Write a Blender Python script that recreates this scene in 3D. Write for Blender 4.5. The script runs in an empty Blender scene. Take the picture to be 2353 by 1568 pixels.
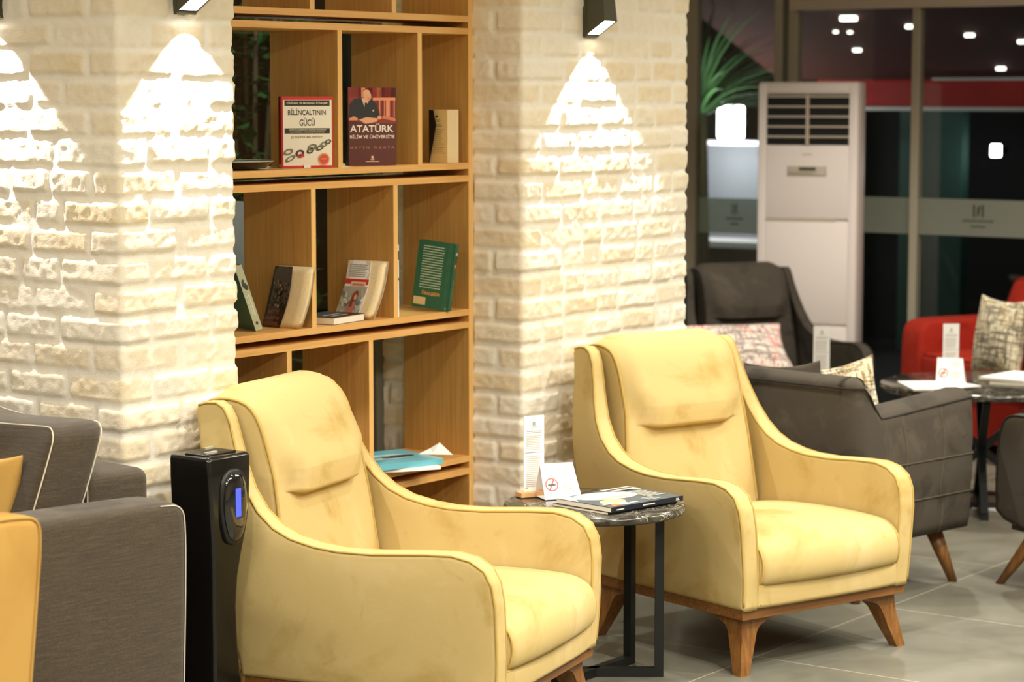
import bpy, bmesh, math, random
import numpy as np
from mathutils import Vector, Matrix
from mathutils.geometry import delaunay_2d_cdt
SC = bpy.context.scene
COL = SC.collection
PI = math.pi
random.seed(7)
# ------------------------------------------------------------------ camera, world, exposure, main lights
def rgb(r, g, b):
    f = lambda c: c/12.92 if c <= .04045 else ((c+.055)/1.055)**2.4
    return (f(r/255), f(g/255), f(b/255), 1)
FPX = 5500.0
pitch = math.atan((784-215)/FPX)
az = math.atan(3979*math.cos(pitch)/FPX)
D2 = Vector((math.cos(az), math.sin(az), 0)); R2 = Vector((math.sin(az), -math.cos(az), 0))
FW = D2*math.cos(pitch) + Vector((0, 0, -math.sin(pitch)))
UP = D2*math.sin(pitch) + Vector((0, 0, math.cos(pitch)))
cd = bpy.data.cameras.new('camera'); cam = bpy.data.objects.new('camera', cd); COL.objects.link(cam)
cd.sensor_width = 36; cd.lens = FPX/2353*36; cd.clip_start = .05; cd.clip_end = 200
cam.matrix_world = Matrix(((R2.x, UP.x, -FW.x, 0), (R2.y, UP.y, -FW.y, 0), (R2.z, UP.z, -FW.z, 1.7), (0, 0, 0, 1)))
cd.dof.use_dof = True; cd.dof.focus_distance = 6.35; cd.dof.aperture_fstop = 3.9
SC.camera = cam
SC.view_settings.view_transform = 'Standard'; SC.view_settings.look = 'None'
SC.view_settings.gamma = 1; SC.view_settings.use_curve_mapping = False
SC.view_settings.exposure = 0.6
W = bpy.data.worlds.new('world'); SC.world = W; W.use_nodes = True
W.node_tree.nodes['Background'].inputs[0].default_value = (.05, .06, .08, 1)
W.node_tree.nodes['Background'].inputs[1].default_value = .15
SC.cycles.max_bounces = 8; SC.cycles.diffuse_bounces = 5; SC.cycles.glossy_bounces = 4
SC.cycles.transmission_bounces = 8; SC.cycles.transparent_max_bounces = 12
SC.cycles.sample_clamp_indirect = 4; SC.cycles.caustics_reflective = False; SC.cycles.caustics_refractive = False
SC.cycles.use_denoising = True
WARM = (1.0, .94, .83)
# (x, y, energy) of the ceiling downlights, some added to brighten the far end; ceiling at 3.0 m
DOWNLIGHTS = [(2.9, 1.6, 130), (4.6, 1.7, 175), (6.3, 1.6, 175), (5.4, 3.0, 50), (7.2, 2.9, 45), (9.2, 4.4, 150), (7.5, 1.8, 110), (3.0, 3.2, 55), (8.6, 5.8, 60), (1.0, 1.4, 40)]
FILL_PANELS = [(1.6, .4, 2.4, .5, 60), (4.9, .3, 2.4, .5, 70), (1.2, 3.6, .5, 1.8, 55), (8.6, 1.4, 1.8, .5, 50)]  # unseen ceiling panels added for soft fill: position, size, energy
CEIL = 3.0

# ------------------------------------------------------------------ helpers
def link(o, parent=None):
    COL.objects.link(o)
    if parent: o.parent = parent
    return o
def thing(name, label, cat, loc=(0, 0, 0), rz=0, group=None):
    o = bpy.data.objects.new(name, None); o.empty_display_size = .1
    link(o); o.location = loc; o.rotation_euler = (0, 0, rz)
    return tag(o, label, cat, group)
def tag(o, label=None, cat=None, group=None, kind=None):
    if label: o['label'] = label
    if cat: o['category'] = cat
    if group: o['group'] = group
    if kind: o['kind'] = kind
    return o
def mesh(name, vs, fs, mat, parent=None, smooth=True, label=None):
    me = bpy.data.meshes.new(name); me.from_pydata([tuple(v) for v in vs], [], [tuple(f) for f in fs]); me.update()
    if smooth: me.shade_smooth()
    if mat: me.materials.append(mat)
    o = bpy.data.objects.new(name, me); link(o, parent)
    if label: o['label'] = label
    return o
def from_bm(name, bm, mat, parent=None, smooth=False, recalc=True):
    if recalc: bmesh.ops.recalc_face_normals(bm, faces=bm.faces)
    me = bpy.data.meshes.new(name); bm.to_mesh(me); bm.free()
    if smooth: me.shade_smooth()
    if mat: me.materials.append(mat)
    return link(bpy.data.objects.new(name, me), parent)
def struct(o): o['kind'] = 'structure'; return o
class MB:
    """collects shapes into one mesh"""
    def __init__(s): s.v = []; s.f = []
    def add(s, vs, fs):
        n = len(s.v); s.v += [tuple(v) for v in vs]; s.f += [tuple(i+n for i in f) for f in fs]; return s
    def box(s, x0, x1, y0, y1, z0, z1, bev=0, seg=2, M=None):
        bm = bmesh.new(); bmesh.ops.create_cube(bm, size=1)
        for v in bm.verts: v.co = Vector((x0+(v.co.x+.5)*(x1-x0), y0+(v.co.y+.5)*(y1-y0), z0+(v.co.z+.5)*(z1-z0)))
        if bev: bmesh.ops.bevel(bm, geom=list(bm.edges), offset=bev, segments=seg, profile=.5, affect='EDGES', clamp_overlap=True)
        bmesh.ops.recalc_face_normals(bm, faces=bm.faces)
        bm.verts.index_update()
        s.add([(M @ v.co if M else v.co.copy()) for v in bm.verts], [[v.index for v in f.verts] for f in bm.faces]); bm.free(); return s
    def loft(s, rings, cap=True, closed=True):
        n = len(rings[0]); vs = [p for r in rings for p in r]; fs = []
        for i in range(len(rings)-1):
            for j in range(n if closed else n-1):
                k = (j+1) % n; fs.append((i*n+j, i*n+k, (i+1)*n+k, (i+1)*n+j))
        if cap: fs.append(tuple(range(n))[::-1]); fs.append(tuple(range((len(rings)-1)*n, len(rings)*n)))
        return s.add(vs, fs)
    def tube(s, pts, r, seg=6, closed=False):
        pts = [Vector(p) for p in pts]; n = len(pts); rings = []
        for i in range(n):
            a = pts[(i-1) % n] if (closed or i) else pts[i]; b = pts[(i+1) % n] if (closed or i < n-1) else pts[i]
            t = (b-a).normalized(); u = t.cross(Vector((.13, .31, .94))).normalized(); w = t.cross(u)
            rr = r[i] if isinstance(r, (list, tuple)) else r
            rings.append([pts[i]+(u*math.cos(q)+w*math.sin(q))*rr for q in (2*PI*k/seg for k in range(seg))])
        if closed: rings.append(rings[0])
        return s.loft(rings, cap=not closed)
    def lathe(s, prof, c=(0, 0, 0), seg=32):
        rings = [[(c[0]+r*math.cos(2*PI*k/seg), c[1]+r*math.sin(2*PI*k/seg), c[2]+z) for k in range(seg)] for r, z in prof]
        return s.loft(rings)
    def bar(s, a, b, w, h=None, up=(0, 0, 1)):
        a = Vector(a); b = Vector(b); h = h or w; t = (b-a).normalized(); u = t.cross(Vector(up))
        if u.length < 1e-4: u = t.cross(Vector((1, 0, 0)))
        u.normalize(); v = u.cross(t)
        q = [(-1, -1), (1, -1), (1, 1), (-1, 1)]
        return s.loft([[p+u*x*w/2+v*y*h/2 for x, y in q] for p in (a, b)])
    def build(s, name, mat, parent=None, smooth=False, label=None):
        o = mesh(name, s.v, s.f, mat, parent, smooth, label)
        return o
def box(name, x0, x1, y0, y1, z0, z1, mat, parent=None, bev=0, smooth=False, label=None):
    o = MB().box(x0, x1, y0, y1, z0, z1, bev).build(name, mat, parent, smooth or bool(bev), label)
    if bev: flat_corners(o)
    return o
def flat_corners(o):
    m = o.modifiers.new('wn', 'WEIGHTED_NORMAL'); m.keep_sharp = True; return o
def resample(P, step, closed=True):
    P = [Vector(p) for p in P]; out = []; n = len(P)
    for i in range(n if closed else n-1):
        a, b = P[i], P[(i+1) % n]; k = max(1, round((b-a).length/step))
        for j in range(k): out.append(a.lerp(b, j/k))
    if not closed: out.append(P[-1])
    return out
def smooth_poly(P, it=2, closed=True):
    P = [Vector(p) for p in P]
    for _ in range(it):
        Q = []; n = len(P)
        for i in range(n if closed else n-1):
            a, b = P[i], P[(i+1) % n]; Q += [a.lerp(b, .25), a.lerp(b, .75)]
        if not closed: Q = [P[0]]+Q+[P[-1]]
        P = Q
    return P
def rect(x0, x1, y0, y1, r=.03, n=5):
    out = []
    for cx, cy, a in ((x1-r, y0+r, -PI/2), (x1-r, y1-r, 0), (x0+r, y1-r, PI/2), (x0+r, y0+r, PI)):
        for k in range(n+1): out.append(Vector((cx+r*math.cos(a+PI/2*k/n), cy+r*math.sin(a+PI/2*k/n))))
    return out
def slab(name, outline, th, r, mat, parent, warp, step=.02, g=.04, wall=2, crown=0, rc=.1, pipe=None, pipe_mat=None, pipe_r=.0035, pipe_range=None, sides=(1, -1), label=None):
    """closed padded solid: 2D outline (u,v), thickness along w, rounded rim; warp maps (u,v,w) to 3D"""
    A = sum(p[0]*q[1]-q[0]*p[1] for p, q in zip(outline, list(outline[1:])+[outline[0]]))
    if A < 0: outline = list(outline)[::-1]
    P = resample([Vector((p[0], p[1])) for p in outline], step); n = len(P)
    N = []
    for i in range(n):
        t = (P[(i+1) % n]-P[i-1]).normalized(); N.append(Vector((-t.y, t.x)))
    rings = []
    K = 5
    for k in range(K):
        a = PI/2*k/(K-1); rings.append(([P[i]+N[i]*r*(1-math.cos(a)) for i in range(n)], th/2-r+r*math.sin(a)))
    last = rings[-1][0]
    Pa = np.array([(p.x, p.y) for p in P]); Pb = np.roll(Pa, -1, 0)
    def dist(q):
        ab = Pb-Pa; t = np.clip(((q-Pa)*ab).sum(1)/np.maximum((ab**2).sum(1), 1e-12), 0, 1)
        return np.sqrt((((Pa+ab*t[:, None])-q)**2).sum(1)).min()
    def inside(q):
        x, y = q; c = ((Pa[:, 1] > y) != (Pb[:, 1] > y)); 
        with np.errstate(all='ignore'): xi = Pa[:, 0]+(y-Pa[:, 1])*(Pb[:, 0]-Pa[:, 0])/(Pb[:, 1]-Pa[:, 1])
        return (c & (x < xi)).sum() % 2 == 1
    lo = Pa.min(0); hi = Pa.max(0); G = []
    for ix in range(int((hi[0]-lo[0])/g)+1):
        for iy in range(int((hi[1]-lo[1])/g)+1):
            q = np.array((lo[0]+(ix+.5*(iy % 2)+.25)*g, lo[1]+(iy+.5)*g))
            if inside(q) and dist(q) > r+.45*g: G.append(Vector(q))
    inp = list(last)+G
    res = delaunay_2d_cdt(inp, [(i, (i+1) % n) for i in range(n)], [], 1, 1e-6)
    ov, of, orig = res[0], res[2], res[3]
    vs = []; fs = []
    levels = []
    for sgn in (1, -1):
        idx = []
        for pts, h in rings[:-1]:
            idx.append(len(vs)); vs += [(p.x, p.y, sgn*h) for p in pts]
        ridx = len(vs); vs += [(p.x, p.y, sgn*rings[-1][1]) for p in last]; idx.append(ridx)
        mp = {}
        for vi, og in enumerate(orig):
            rr = [q for q in og if q < n]
            if rr: mp[vi] = ridx+rr[0]
            else:
                p = ov[vi]; e = 0
                if crown:
                    t = min(1, max(0, (dist(np.array(p))-r)/rc)); e = crown*(t*t*(3-2*t))
                mp[vi] = len(vs); vs.append((p.x, p.y, sgn*(rings[-1][1]+e)))
        for i in range(K-1):
            for j in range(n):
                k = (j+1) % n; q = (idx[i]+j, idx[i]+k, idx[i+1]+k, idx[i+1]+j); fs.append(q if sgn > 0 else q[::-1])
        for f in of:
            q = tuple(mp[i] for i in f)
            if len(set(q)) < 3: continue
            fs.append(q if sgn > 0 else q[::-1])
        levels.append(idx[0])
    top, bot = levels; prev = bot
    hw = th/2-r
    for w in range(1, wall):
        cur = len(vs); vs += [(p.x, p.y, -hw+2*hw*w/wall) for p in P]
        for j in range(n): k = (j+1) % n; fs.append((prev+j, prev+k, cur+k, cur+j))
        prev = cur
    for j in range(n): k = (j+1) % n; fs.append((prev+j, prev+k, top+k, top+j))
    o = mesh(name, [warp(*v) for v in vs], fs, mat, parent, True, label)
    if pipe:
        for sgn in sides:
            pts = [(P[i]+N[i]*r*.22) for i in range(n)]
            if pipe_range: pts = [p for p in pts if pipe_range(p)]
            # keep order continuous
            if pipe_range:
                flags = [pipe_range(P[i]) for i in range(n)]
                st = next((i for i in range(n) if flags[i] and not flags[i-1]), 0)
                pts = []
                for j in range(n):
                    i = (st+j) % n
                    if not flags[i]: break
                    pts.append(P[i]+N[i]*r*.22)
            pts3 = [warp(p.x, p.y, sgn*(th/2-r*.22)) for p in pts]
            MB().tube(pts3, pipe_r, 6, closed=not pipe_range).build(pipe, pipe_mat or mat, o, True)
    return o
def pillow(name, w, h, th, mat, parent=None, n=18, pinch=.12, label=None):
    """knife-edge cushion in the xz plane, thickness along y, base at z=0"""
    vs = []; fs = []
    for s in (1, -1):
        for i in range(n+1):
            for j in range(n+1):
                u = -math.cos(PI*i/n); v = -math.cos(PI*j/n)
                x = u*w/2*(1-pinch*(1-v*v)*abs(u)); z = v*h/2*(1-pinch*(1-u*u)*abs(v))
                k = (max(0, (1-u*u)*(1-v*v)))**.42
                vs.append((x, s*th/2*k*(1+.05*math.sin(5*u+3*v)), z+h/2))
        b = 0 if s == 1 else (n+1)**2
        for i in range(n):
            for j in range(n):
                q = (b+i*(n+1)+j, b+i*(n+1)+j+1, b+(i+1)*(n+1)+j+1, b+(i+1)*(n+1)+j); fs.append(q if s == 1 else q[::-1])
    bm = bmesh.new(); vv = [bm.verts.new(v) for v in vs]
    for f in fs:
        try: bm.faces.new([vv[i] for i in f])
        except ValueError: pass
    bmesh.ops.remove_doubles(bm, verts=bm.verts, dist=1e-5)
    o = from_bm(name, bm, mat, parent, True)
    if label: o['label'] = label
    return o
def copy_tree(o, parent=None):
    c = o.copy(); COL.objects.link(c)
    if parent: c.parent = parent
    for ch in list(o.children): copy_tree(ch, c)
    return c
# ---- printed matter: flat inks lying on a surface, coloured per face
_tc = {}
def text_geo(s):
    if s not in _tc:
        cu = bpy.data.curves.new('t', 'FONT'); cu.body = s; cu.resolution_u = 3; cu.offset = .016
        ob = bpy.data.objects.new('t', cu); me = ob.to_mesh()
        v = [(p.co.x, p.co.y) for p in me.vertices]; f = [tuple(p.vertices) for p in me.polygons]
        ob.to_mesh_clear(); bpy.data.objects.remove(ob); bpy.data.curves.remove(cu)
        xs = [p[0] for p in v]; ys = [p[1] for p in v]
        _tc[s] = (v, f, min(xs), max(xs), min(ys), max(ys))
    return _tc[s]
class Ink:
    def __init__(s): s.v = []; s.f = []; s.c = []; s.l = 0
    def poly(s, pts, col, same=False):
        if not same: s.l += 1
        n = len(s.v); s.v += [(x, y, s.l) for x, y in pts]
        a = sum(p[0]*q[1]-q[0]*p[1] for p, q in zip(pts, pts[1:]+pts[:1]))
        f = tuple(range(n, n+len(pts))); s.f.append(f if a > 0 else f[::-1]); s.c.append(rgb(*col)); return s
    def rect(s, x0, x1, y0, y1, col, same=False): return s.poly([(x0, y0), (x1, y0), (x1, y1), (x0, y1)], col, same)
    def disc(s, cx, cy, r, col, ry=None, n=20, a=0):
        ry = ry or r; return s.poly([(cx+r*math.cos(t)*math.cos(a)-ry*math.sin(t)*math.sin(a), cy+r*math.cos(t)*math.sin(a)+ry*math.sin(t)*math.cos(a)) for t in (2*PI*k/n for k in range(n))], col)
    def ring(s, cx, cy, r, w, col, n=28, sx=1, sy=1, a=0):
        s.l += 1
        for k in range(n):
            t0, t1 = 2*PI*k/n, 2*PI*(k+1)/n
            q = [((r+d)*math.cos(t)*sx, (r+d)*math.sin(t)*sy) for t, d in ((t0, 0), (t0, w), (t1, w), (t1, 0))]
            s.poly([(cx+x*math.cos(a)-y*math.sin(a), cy+x*math.sin(a)+y*math.cos(a)) for x, y in q], col, True)
        return s
    def text(s, t, x0, x1, y0, y1, col, rot=0):
        s.l += 1; v, f, a, b, c, d = text_geo(t); n = len(s.v)
        for x, y in v:
            p, q = (x-a)/(b-a), (y-c)/(d-c)
            if rot: p, q = q, 1-p     # reads downwards
            s.v.append((x0+p*(x1-x0), y0+q*(y1-y0), s.l))
        for g in f: s.f.append(tuple(i+n for i in g)); s.c.append(rgb(*col))
        return s
    def lines(s, x0, x1, y0, y1, n, col, fill=.45, seed=1, ragged=.0, vertical=False):
        R = random.Random(seed); s.l += 1; h = (y1-y0)/n
        for i in range(n):
            x = x0; y = y1-(i+.5)*h; xe = x1-(x1-x0)*ragged*R.random()
            while x < xe:
                w = (x1-x0)*R.uniform(.04, .14); e = min(xe, x+w)
                s.poly([(x, y-h*fill/2), (e, y-h*fill/2), (e, y+h*fill/2), (x, y+h*fill/2)], col, True); x = e+(x1-x0)*.014
        return s
    def build(s, name, parent, O, U, V, mat=None, off=.00025, label=None, bend=None):
        O, U, V = Vector(O), Vector(U), Vector(V); Nn = U.cross(V).normalized()
        vs = [O+U*x+V*y+Nn*(off*(l+1)) for x, y, l in s.v]
        me = bpy.data.meshes.new(name); me.from_pydata([tuple(v) for v in vs], [], s.f); me.update()
        at = me.color_attributes.new('Col', 'FLOAT_COLOR', 'CORNER'); i = 0
        for p, c in zip(me.polygons, s.c):
            for k in p.loop_indices: at.data[k].color = c
        me.materials.append(mat or M['ink'])
        o = link(bpy.data.objects.new(name, me), parent)
        if label: o['label'] = label
        return o

# ------------------------------------------------------------------ materials
M = {}
def mat(name, col=(.5, .5, .5, 1), rough=.5, metal=0, **kw):
    m = bpy.data.materials.new(name); m.use_nodes = True; b = m.node_tree.nodes['Principled BSDF']
    b.inputs['Base Color'].default_value = col if len(col) == 4 else (*col, 1)
    b.inputs['Roughness'].default_value = rough; b.inputs['Metallic'].default_value = metal
    for k, v in kw.items(): b.inputs[k.replace('_', ' ')].default_value = v
    M[name] = m; return m
def nodes(m): nt = m.node_tree; return nt, nt.nodes['Principled BSDF']
def nd(nt, t, **kw):
    n = nt.nodes.new(t)
    for k, v in kw.items():
        if k.startswith('i_'): n.inputs[k[2:].replace('_', ' ')].default_value = v
        else: setattr(n, k, v)
    return n
def ramp(nt, fac, stops):
    r = nt.nodes.new('ShaderNodeValToRGB'); nt.links.new(fac, r.inputs[0]); e = r.color_ramp.elements
    while len(e) < len(stops): e.new(.5)
    for x, (p, c) in zip(e, stops): x.position = p; x.color = c
    return r.outputs[0]
def coords(nt, scale=(1, 1, 1), kind='Object', loc=(0, 0, 0), rot=(0, 0, 0)):
    tc = nt.nodes.new('ShaderNodeTexCoord'); mp = nt.nodes.new('ShaderNodeMapping')
    mp.inputs['Scale'].default_value = scale; mp.inputs['Location'].default_value = loc; mp.inputs['Rotation'].default_value = rot
    nt.links.new(tc.outputs[kind], mp.inputs[0]); return mp.outputs[0]
def noise(nt, vec, scale, detail=4, rough=.55, dist=0):
    n = nd(nt, 'ShaderNodeTexNoise', i_Scale=scale, i_Detail=detail, i_Roughness=rough, i_Distortion=dist)
    nt.links.new(vec, n.inputs['Vector']); return n.outputs[0]
def bump(nt, b, h, strength=.3, dist=.002):
    n = nd(nt, 'ShaderNodeBump', i_Strength=strength, i_Distance=dist); nt.links.new(h, n.inputs['Height']); nt.links.new(n.outputs[0], b.inputs['Normal'])
def mix(nt, fac, a, b, mode='MIX'):
    n = nd(nt, 'ShaderNodeMix', data_type='RGBA', blend_type=mode)
    for s, v in ((n.inputs[0], fac), (n.inputs[6], a), (n.inputs[7], b)):
        if isinstance(v, (int, float, tuple)): s.default_value = v
        else: nt.links.new(v, s)
    return n.outputs[2]
def mmath(nt, op, a, b=0, c=None):
    n = nd(nt, 'ShaderNodeMath', operation=op)
    for s, v in zip(n.inputs, (a, b) if c is None else (a, b, c)):
        if isinstance(v, (int, float)): s.default_value = v
        else: nt.links.new(v, s)
    return n.outputs[0]
def velvet(name, light, base, dark, sheen=.5, scale=5):
    m = mat(name, base, .85); nt, b = nodes(m); v = coords(nt)
    b.inputs['Sheen Weight'].default_value = sheen; b.inputs['Sheen Roughness'].default_value = .45; b.inputs['Sheen Tint'].default_value = light
    b.inputs['Specular IOR Level'].default_value = .2
    n1 = noise(nt, v, scale, 5, .6, .6)
    c = ramp(nt, n1, [(.3, dark), (.45, base), (.56, base), (.75, light)])
    n2 = noise(nt, v, scale*3.2, 3, .5, 1.5); f = ramp(nt, n2, [(.62, (0, 0, 0, 1)), (.72, (.35, .35, .35, 1))])
    c = mix(nt, f, c, dark)
    nt.links.new(c, b.inputs['Base Color'])
    h = mmath(nt, 'ADD', noise(nt, v, 900, 2), mmath(nt, 'MULTIPLY', noise(nt, v, 14, 3), 1.6)); bump(nt, b, h, .25, .0015)
    return m
velvet('yellow', rgb(212, 191, 142), rgb(196, 173, 116), rgb(172, 144, 80), .08, 3)
velvet('yellow_pipe', rgb(196, 168, 100), rgb(184, 156, 88), rgb(172, 142, 72), .1)
velvet('mustard', rgb(192, 154, 90), rgb(184, 145, 76), rgb(174, 133, 66), .08, 2)
velvet('charcoal', rgb(92, 84, 72), rgb(72, 66, 57), rgb(50, 46, 40), .15)
velvet('charcoal_pipe', rgb(60, 54, 47), rgb(44, 40, 35), rgb(34, 31, 28), .1)
velvet('seam', rgb(104, 94, 78), rgb(92, 84, 70), rgb(80, 72, 60), .1)
velvet('red', rgb(196, 66, 44), rgb(172, 46, 30), rgb(142, 32, 20), .12)
velvet('red_pipe', rgb(150, 34, 22), rgb(130, 26, 18), rgb(100, 20, 14), .1)
def wood(name, c1, c2, c3, axis='z', rough=.42, sc=1):
    m = mat(name, c2, rough); nt, b = nodes(m)
    s = {'z': (60, 60, 1.6), 'x': (1.6, 60, 60), 'y': (60, 1.6, 60)}[axis]
    v = coords(nt, tuple(q*sc for q in s)); n1 = noise(nt, v, 2.2, 6, .65, .4)
    c = ramp(nt, n1, [(.3, c1), (.52, c2), (.75, c3)]); nt.links.new(c, b.inputs['Base Color']); bump(nt, b, n1, .15, .0006)
    return m
oak = (rgb(180, 132, 64), rgb(194, 147, 78), rgb(206, 161, 94))
wood('oak_v', *oak, 'z'); wood('oak_h', rgb(212, 158, 84), rgb(224, 172, 100), rgb(232, 184, 116), 'x')
wood('oak_edge', rgb(222, 172, 98), rgb(232, 184, 110), rgb(240, 196, 124), 'z')
wood('walnut', rgb(98, 62, 28), rgb(128, 86, 42), rgb(150, 106, 56), 'z', .38, .7)
wood('walnut_h', rgb(98, 62, 28), rgb(124, 82, 40), rgb(146, 100, 52), 'x', .38, .7)
wood('blondewood', rgb(214, 160, 104), rgb(226, 176, 122), rgb(236, 192, 140), 'x')
m = mat('brick', (.8, .7, .5), .92); nt, b = nodes(m)
at = nd(nt, 'ShaderNodeVertexColor', layer_name='Col'); v = coords(nt)
n1 = noise(nt, v, 60, 6, .7); c = mix(nt, ramp(nt, n1, [(.3, (.86, .84, .8, 1)), (.7, (1.05, 1.04, 1.02, 1))]), (0, 0, 0, 1), at.outputs[0])
mm = nd(nt, 'ShaderNodeMix', data_type='RGBA', blend_type='MULTIPLY'); mm.inputs[0].default_value = 1
nt.links.new(at.outputs[0], mm.inputs[6]); nt.links.new(ramp(nt, n1, [(.3, (.95, .94, .92, 1)), (.7, (1, 1, 1, 1))]), mm.inputs[7])
nt.links.new(mm.outputs[2], b.inputs['Base Color']); bump(nt, b, noise(nt, v, 200, 6, .75), .6, .004)
def tweed(name, a, bcol, c3):
    m = mat(name, a, .95); nt, b = nodes(m); b.inputs['Specular IOR Level'].default_value = .15; b.inputs['Sheen Weight'].default_value = .15
    v = coords(nt); ck = nd(nt, 'ShaderNodeTexWave', wave_type='BANDS', bands_direction='DIAGONAL', i_Scale=190, i_Distortion=.6, i_Detail=1)
    nt.links.new(v, ck.inputs[0])
    st = noise(nt, coords(nt, (5, 5, 160)), 2.5, 4, .7); fl = noise(nt, v, 420, 2)
    c = ramp(nt, st, [(.25, bcol), (.5, a), (.75, c3)]); c = mix(nt, ramp(nt, ck.outputs[1], [(.25, (.0, 0, 0, 1)), (.75, (.5, .5, .5, 1))]), c, c3)
    c = mix(nt, ramp(nt, fl, [(.45, (0, 0, 0, 1)), (.6, (.4, .4, .4, 1))]), c, bcol)
    nt.links.new(c, b.inputs['Base Color']); bump(nt, b, mmath(nt, 'ADD', ck.outputs[1], fl), .4, .0012); return m
tweed('tweed', rgb(68, 59, 47), rgb(46, 39, 30), rgb(96, 85, 69))
mat('stitch', rgb(206, 196, 172), .8)
m = mat('plaid', (.8, .8, .7), .95); 
def plaid(name, bg, dk, ac):
    m = mat(name, bg, .95); nt, b = nodes(m)
    a = noise(nt, coords(nt, (46, 46, 4)), 2.1, 2, .6); c2 = noise(nt, coords(nt, (4, 4, 46), loc=(3, 1, 2)), 2.1, 2, .6)
    f1 = ramp(nt, a, [(.50, (0, 0, 0, 1)), (.56, (1, 1, 1, 1))]); f2 = ramp(nt, c2, [(.50, (0, 0, 0, 1)), (.56, (1, 1, 1, 1))])
    tone = noise(nt, coords(nt), 9, 2)
    inkc = ramp(nt, tone, [(.52, dk), (.60, ac)])
    c = mix(nt, f1, bg, inkc); 
    sub = mix(nt, f2, c, inkc); fine = noise(nt, coords(nt), 260, 1)
    c = mix(nt, ramp(nt, fine, [(.5, (0, 0, 0, 1)), (.58, (.7, .7, .7, 1))]), sub, bg)
    nt.links.new(c, b.inputs['Base Color']); bump(nt, b, fine, .4, .002); return m
plaid('plaid', rgb(232, 220, 190), rgb(58, 46, 30), rgb(150, 120, 60)); plaid('plaid_red', rgb(240, 226, 214), rgb(120, 100, 90), rgb(200, 60, 40))
m = mat('marble', (.05, .05, .05), .12); nt, b = nodes(m); v = coords(nt)
n1 = noise(nt, v, 7, 6, .6, 1.8); n2 = noise(nt, v, 24, 6, .7, 1)
c = ramp(nt, n2, [(.35, rgb(30, 28, 24)), (.6, rgb(74, 70, 60)), (.8, rgb(112, 106, 92))])
c = mix(nt, ramp(nt, n1, [(.494, (0, 0, 0, 1)), (.5, (.8, .8, .8, 1)), (.506, (0, 0, 0, 1))]), c, rgb(222, 216, 200)); nt.links.new(c, b.inputs['Base Color'])
m = mat('floor', (.5, .5, .5), .42); nt, b = nodes(m); v = coords(nt, (1, 1, 1), loc=(-6.215+.86*10, -3.56+.86*10, 0))
bt = nd(nt, 'ShaderNodeTexBrick', offset=0, i_Scale=1, i_Mortar_Size=.0024, i_Mortar_Smooth=.3, i_Brick_Width=.86, i_Row_Height=.86)
bt.inputs['Color1'].default_value = (1, 1, 1, 1); bt.inputs['Color2'].default_value = (.9, .9, .9, 1); bt.inputs['Mortar'].default_value = (0, 0, 0, 1)
nt.links.new(v, bt.inputs[0]); n1 = noise(nt, v, 2.2, 7, .65, .5)
c = ramp(nt, n1, [(.25, rgb(94, 93, 82)), (.5, rgb(112, 110, 97)), (.75, rgb(128, 125, 111))]); c = mix(nt, bt.outputs['Fac'], c, rgb(176, 170, 148))
nt.links.new(c, b.inputs['Base Color']); nt.links.new(ramp(nt, n1, [(.3, (.34, .34, .34, 1)), (.7, (.5, .5, .5, 1))]), b.inputs['Roughness']); bump(nt, b, bt.outputs['Fac'], -.3, .001)
m = mat('ink', (1, 1, 1), .45); nt, b = nodes(m); at = nd(nt, 'ShaderNodeVertexColor', layer_name='Col'); nt.links.new(at.outputs[0], b.inputs['Base Color'])
mat('paper', rgb(250, 248, 244), .8); mat('pages', rgb(236, 214, 168), .9); mat('pages_white', rgb(240, 232, 212), .85)
nt, b = nodes(M['pages']); nt.links.new(ramp(nt, noise(nt, coords(nt, (400, 400, 2)), 1, 3), [(.35, rgb(232, 208, 158)), (.65, rgb(246, 226, 184))]), b.inputs['Base Color'])
mat('black_gloss', rgb(10, 10, 10), .2, Coat_Weight=.15); mat('black_satin', rgb(16, 17, 15), .4); mat('black_metal', rgb(24, 27, 26), .45, .3)
mat('dark_glass', rgb(10, 12, 16), .05, Coat_Weight=1.0)
mat('sconce', rgb(74, 72, 54), .6, .2); mat('acwhite', rgb(240, 230, 224), .45); mat('acgrey', rgb(196, 184, 166), .5); mat('acdark', rgb(14, 16, 16), .5)
mat('alu', rgb(176, 170, 150), .5, .1); mat('alu_dark', rgb(112, 110, 98), .5, .1)
mat('wall_paint', rgb(226, 212, 186), .9); mat('ceiling_paint', rgb(232, 226, 212), .9)
mat('night', rgb(14, 16, 14), .9); mat('awning', rgb(74, 30, 22), .9); mat('valance', rgb(176, 40, 36), .8); mat('white_trim', rgb(226, 220, 220), .6)
mat('facade', rgb(132, 134, 140), .9); mat('green_panel', rgb(28, 62, 54), .7); mat('lilac_wall', rgb(150, 146, 158), .9); mat('earth', rgb(60, 34, 24), .9)
mat('leaf', rgb(46, 84, 44), .45); mat('palm', rgb(110, 150, 104), .5); mat('bark', rgb(70, 54, 36), .9)
mat('teal', rgb(70, 110, 106), .5); mat('spine_light', rgb(176, 182, 150), .5); mat('green_cloth', rgb(30, 88, 58), .6); mat('brown_cover', rgb(66, 42, 26), .15, Coat_Weight=.8)
mat('maroon', rgb(88, 36, 30), .4); mat('dark_spine', rgb(40, 26, 20), .35); mat('red_cover', rgb(206, 42, 30), .4); mat('spine_red', rgb(140, 30, 20), .4); mat('navy', rgb(28, 34, 42), .3); mat('sky_cover', rgb(110, 186, 200), .3)
def emit(name, col, s):
    m = bpy.data.materials.new(name); m.use_nodes = True; nt = m.node_tree; nt.nodes.remove(nt.nodes['Principled BSDF'])
    e = nd(nt, 'ShaderNodeEmission'); e.inputs[0].default_value = (*col, 1); e.inputs[1].default_value = s
    nt.links.new(e.outputs[0], nt.nodes['Material Output'].inputs[0]); M[name] = m; return m
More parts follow.
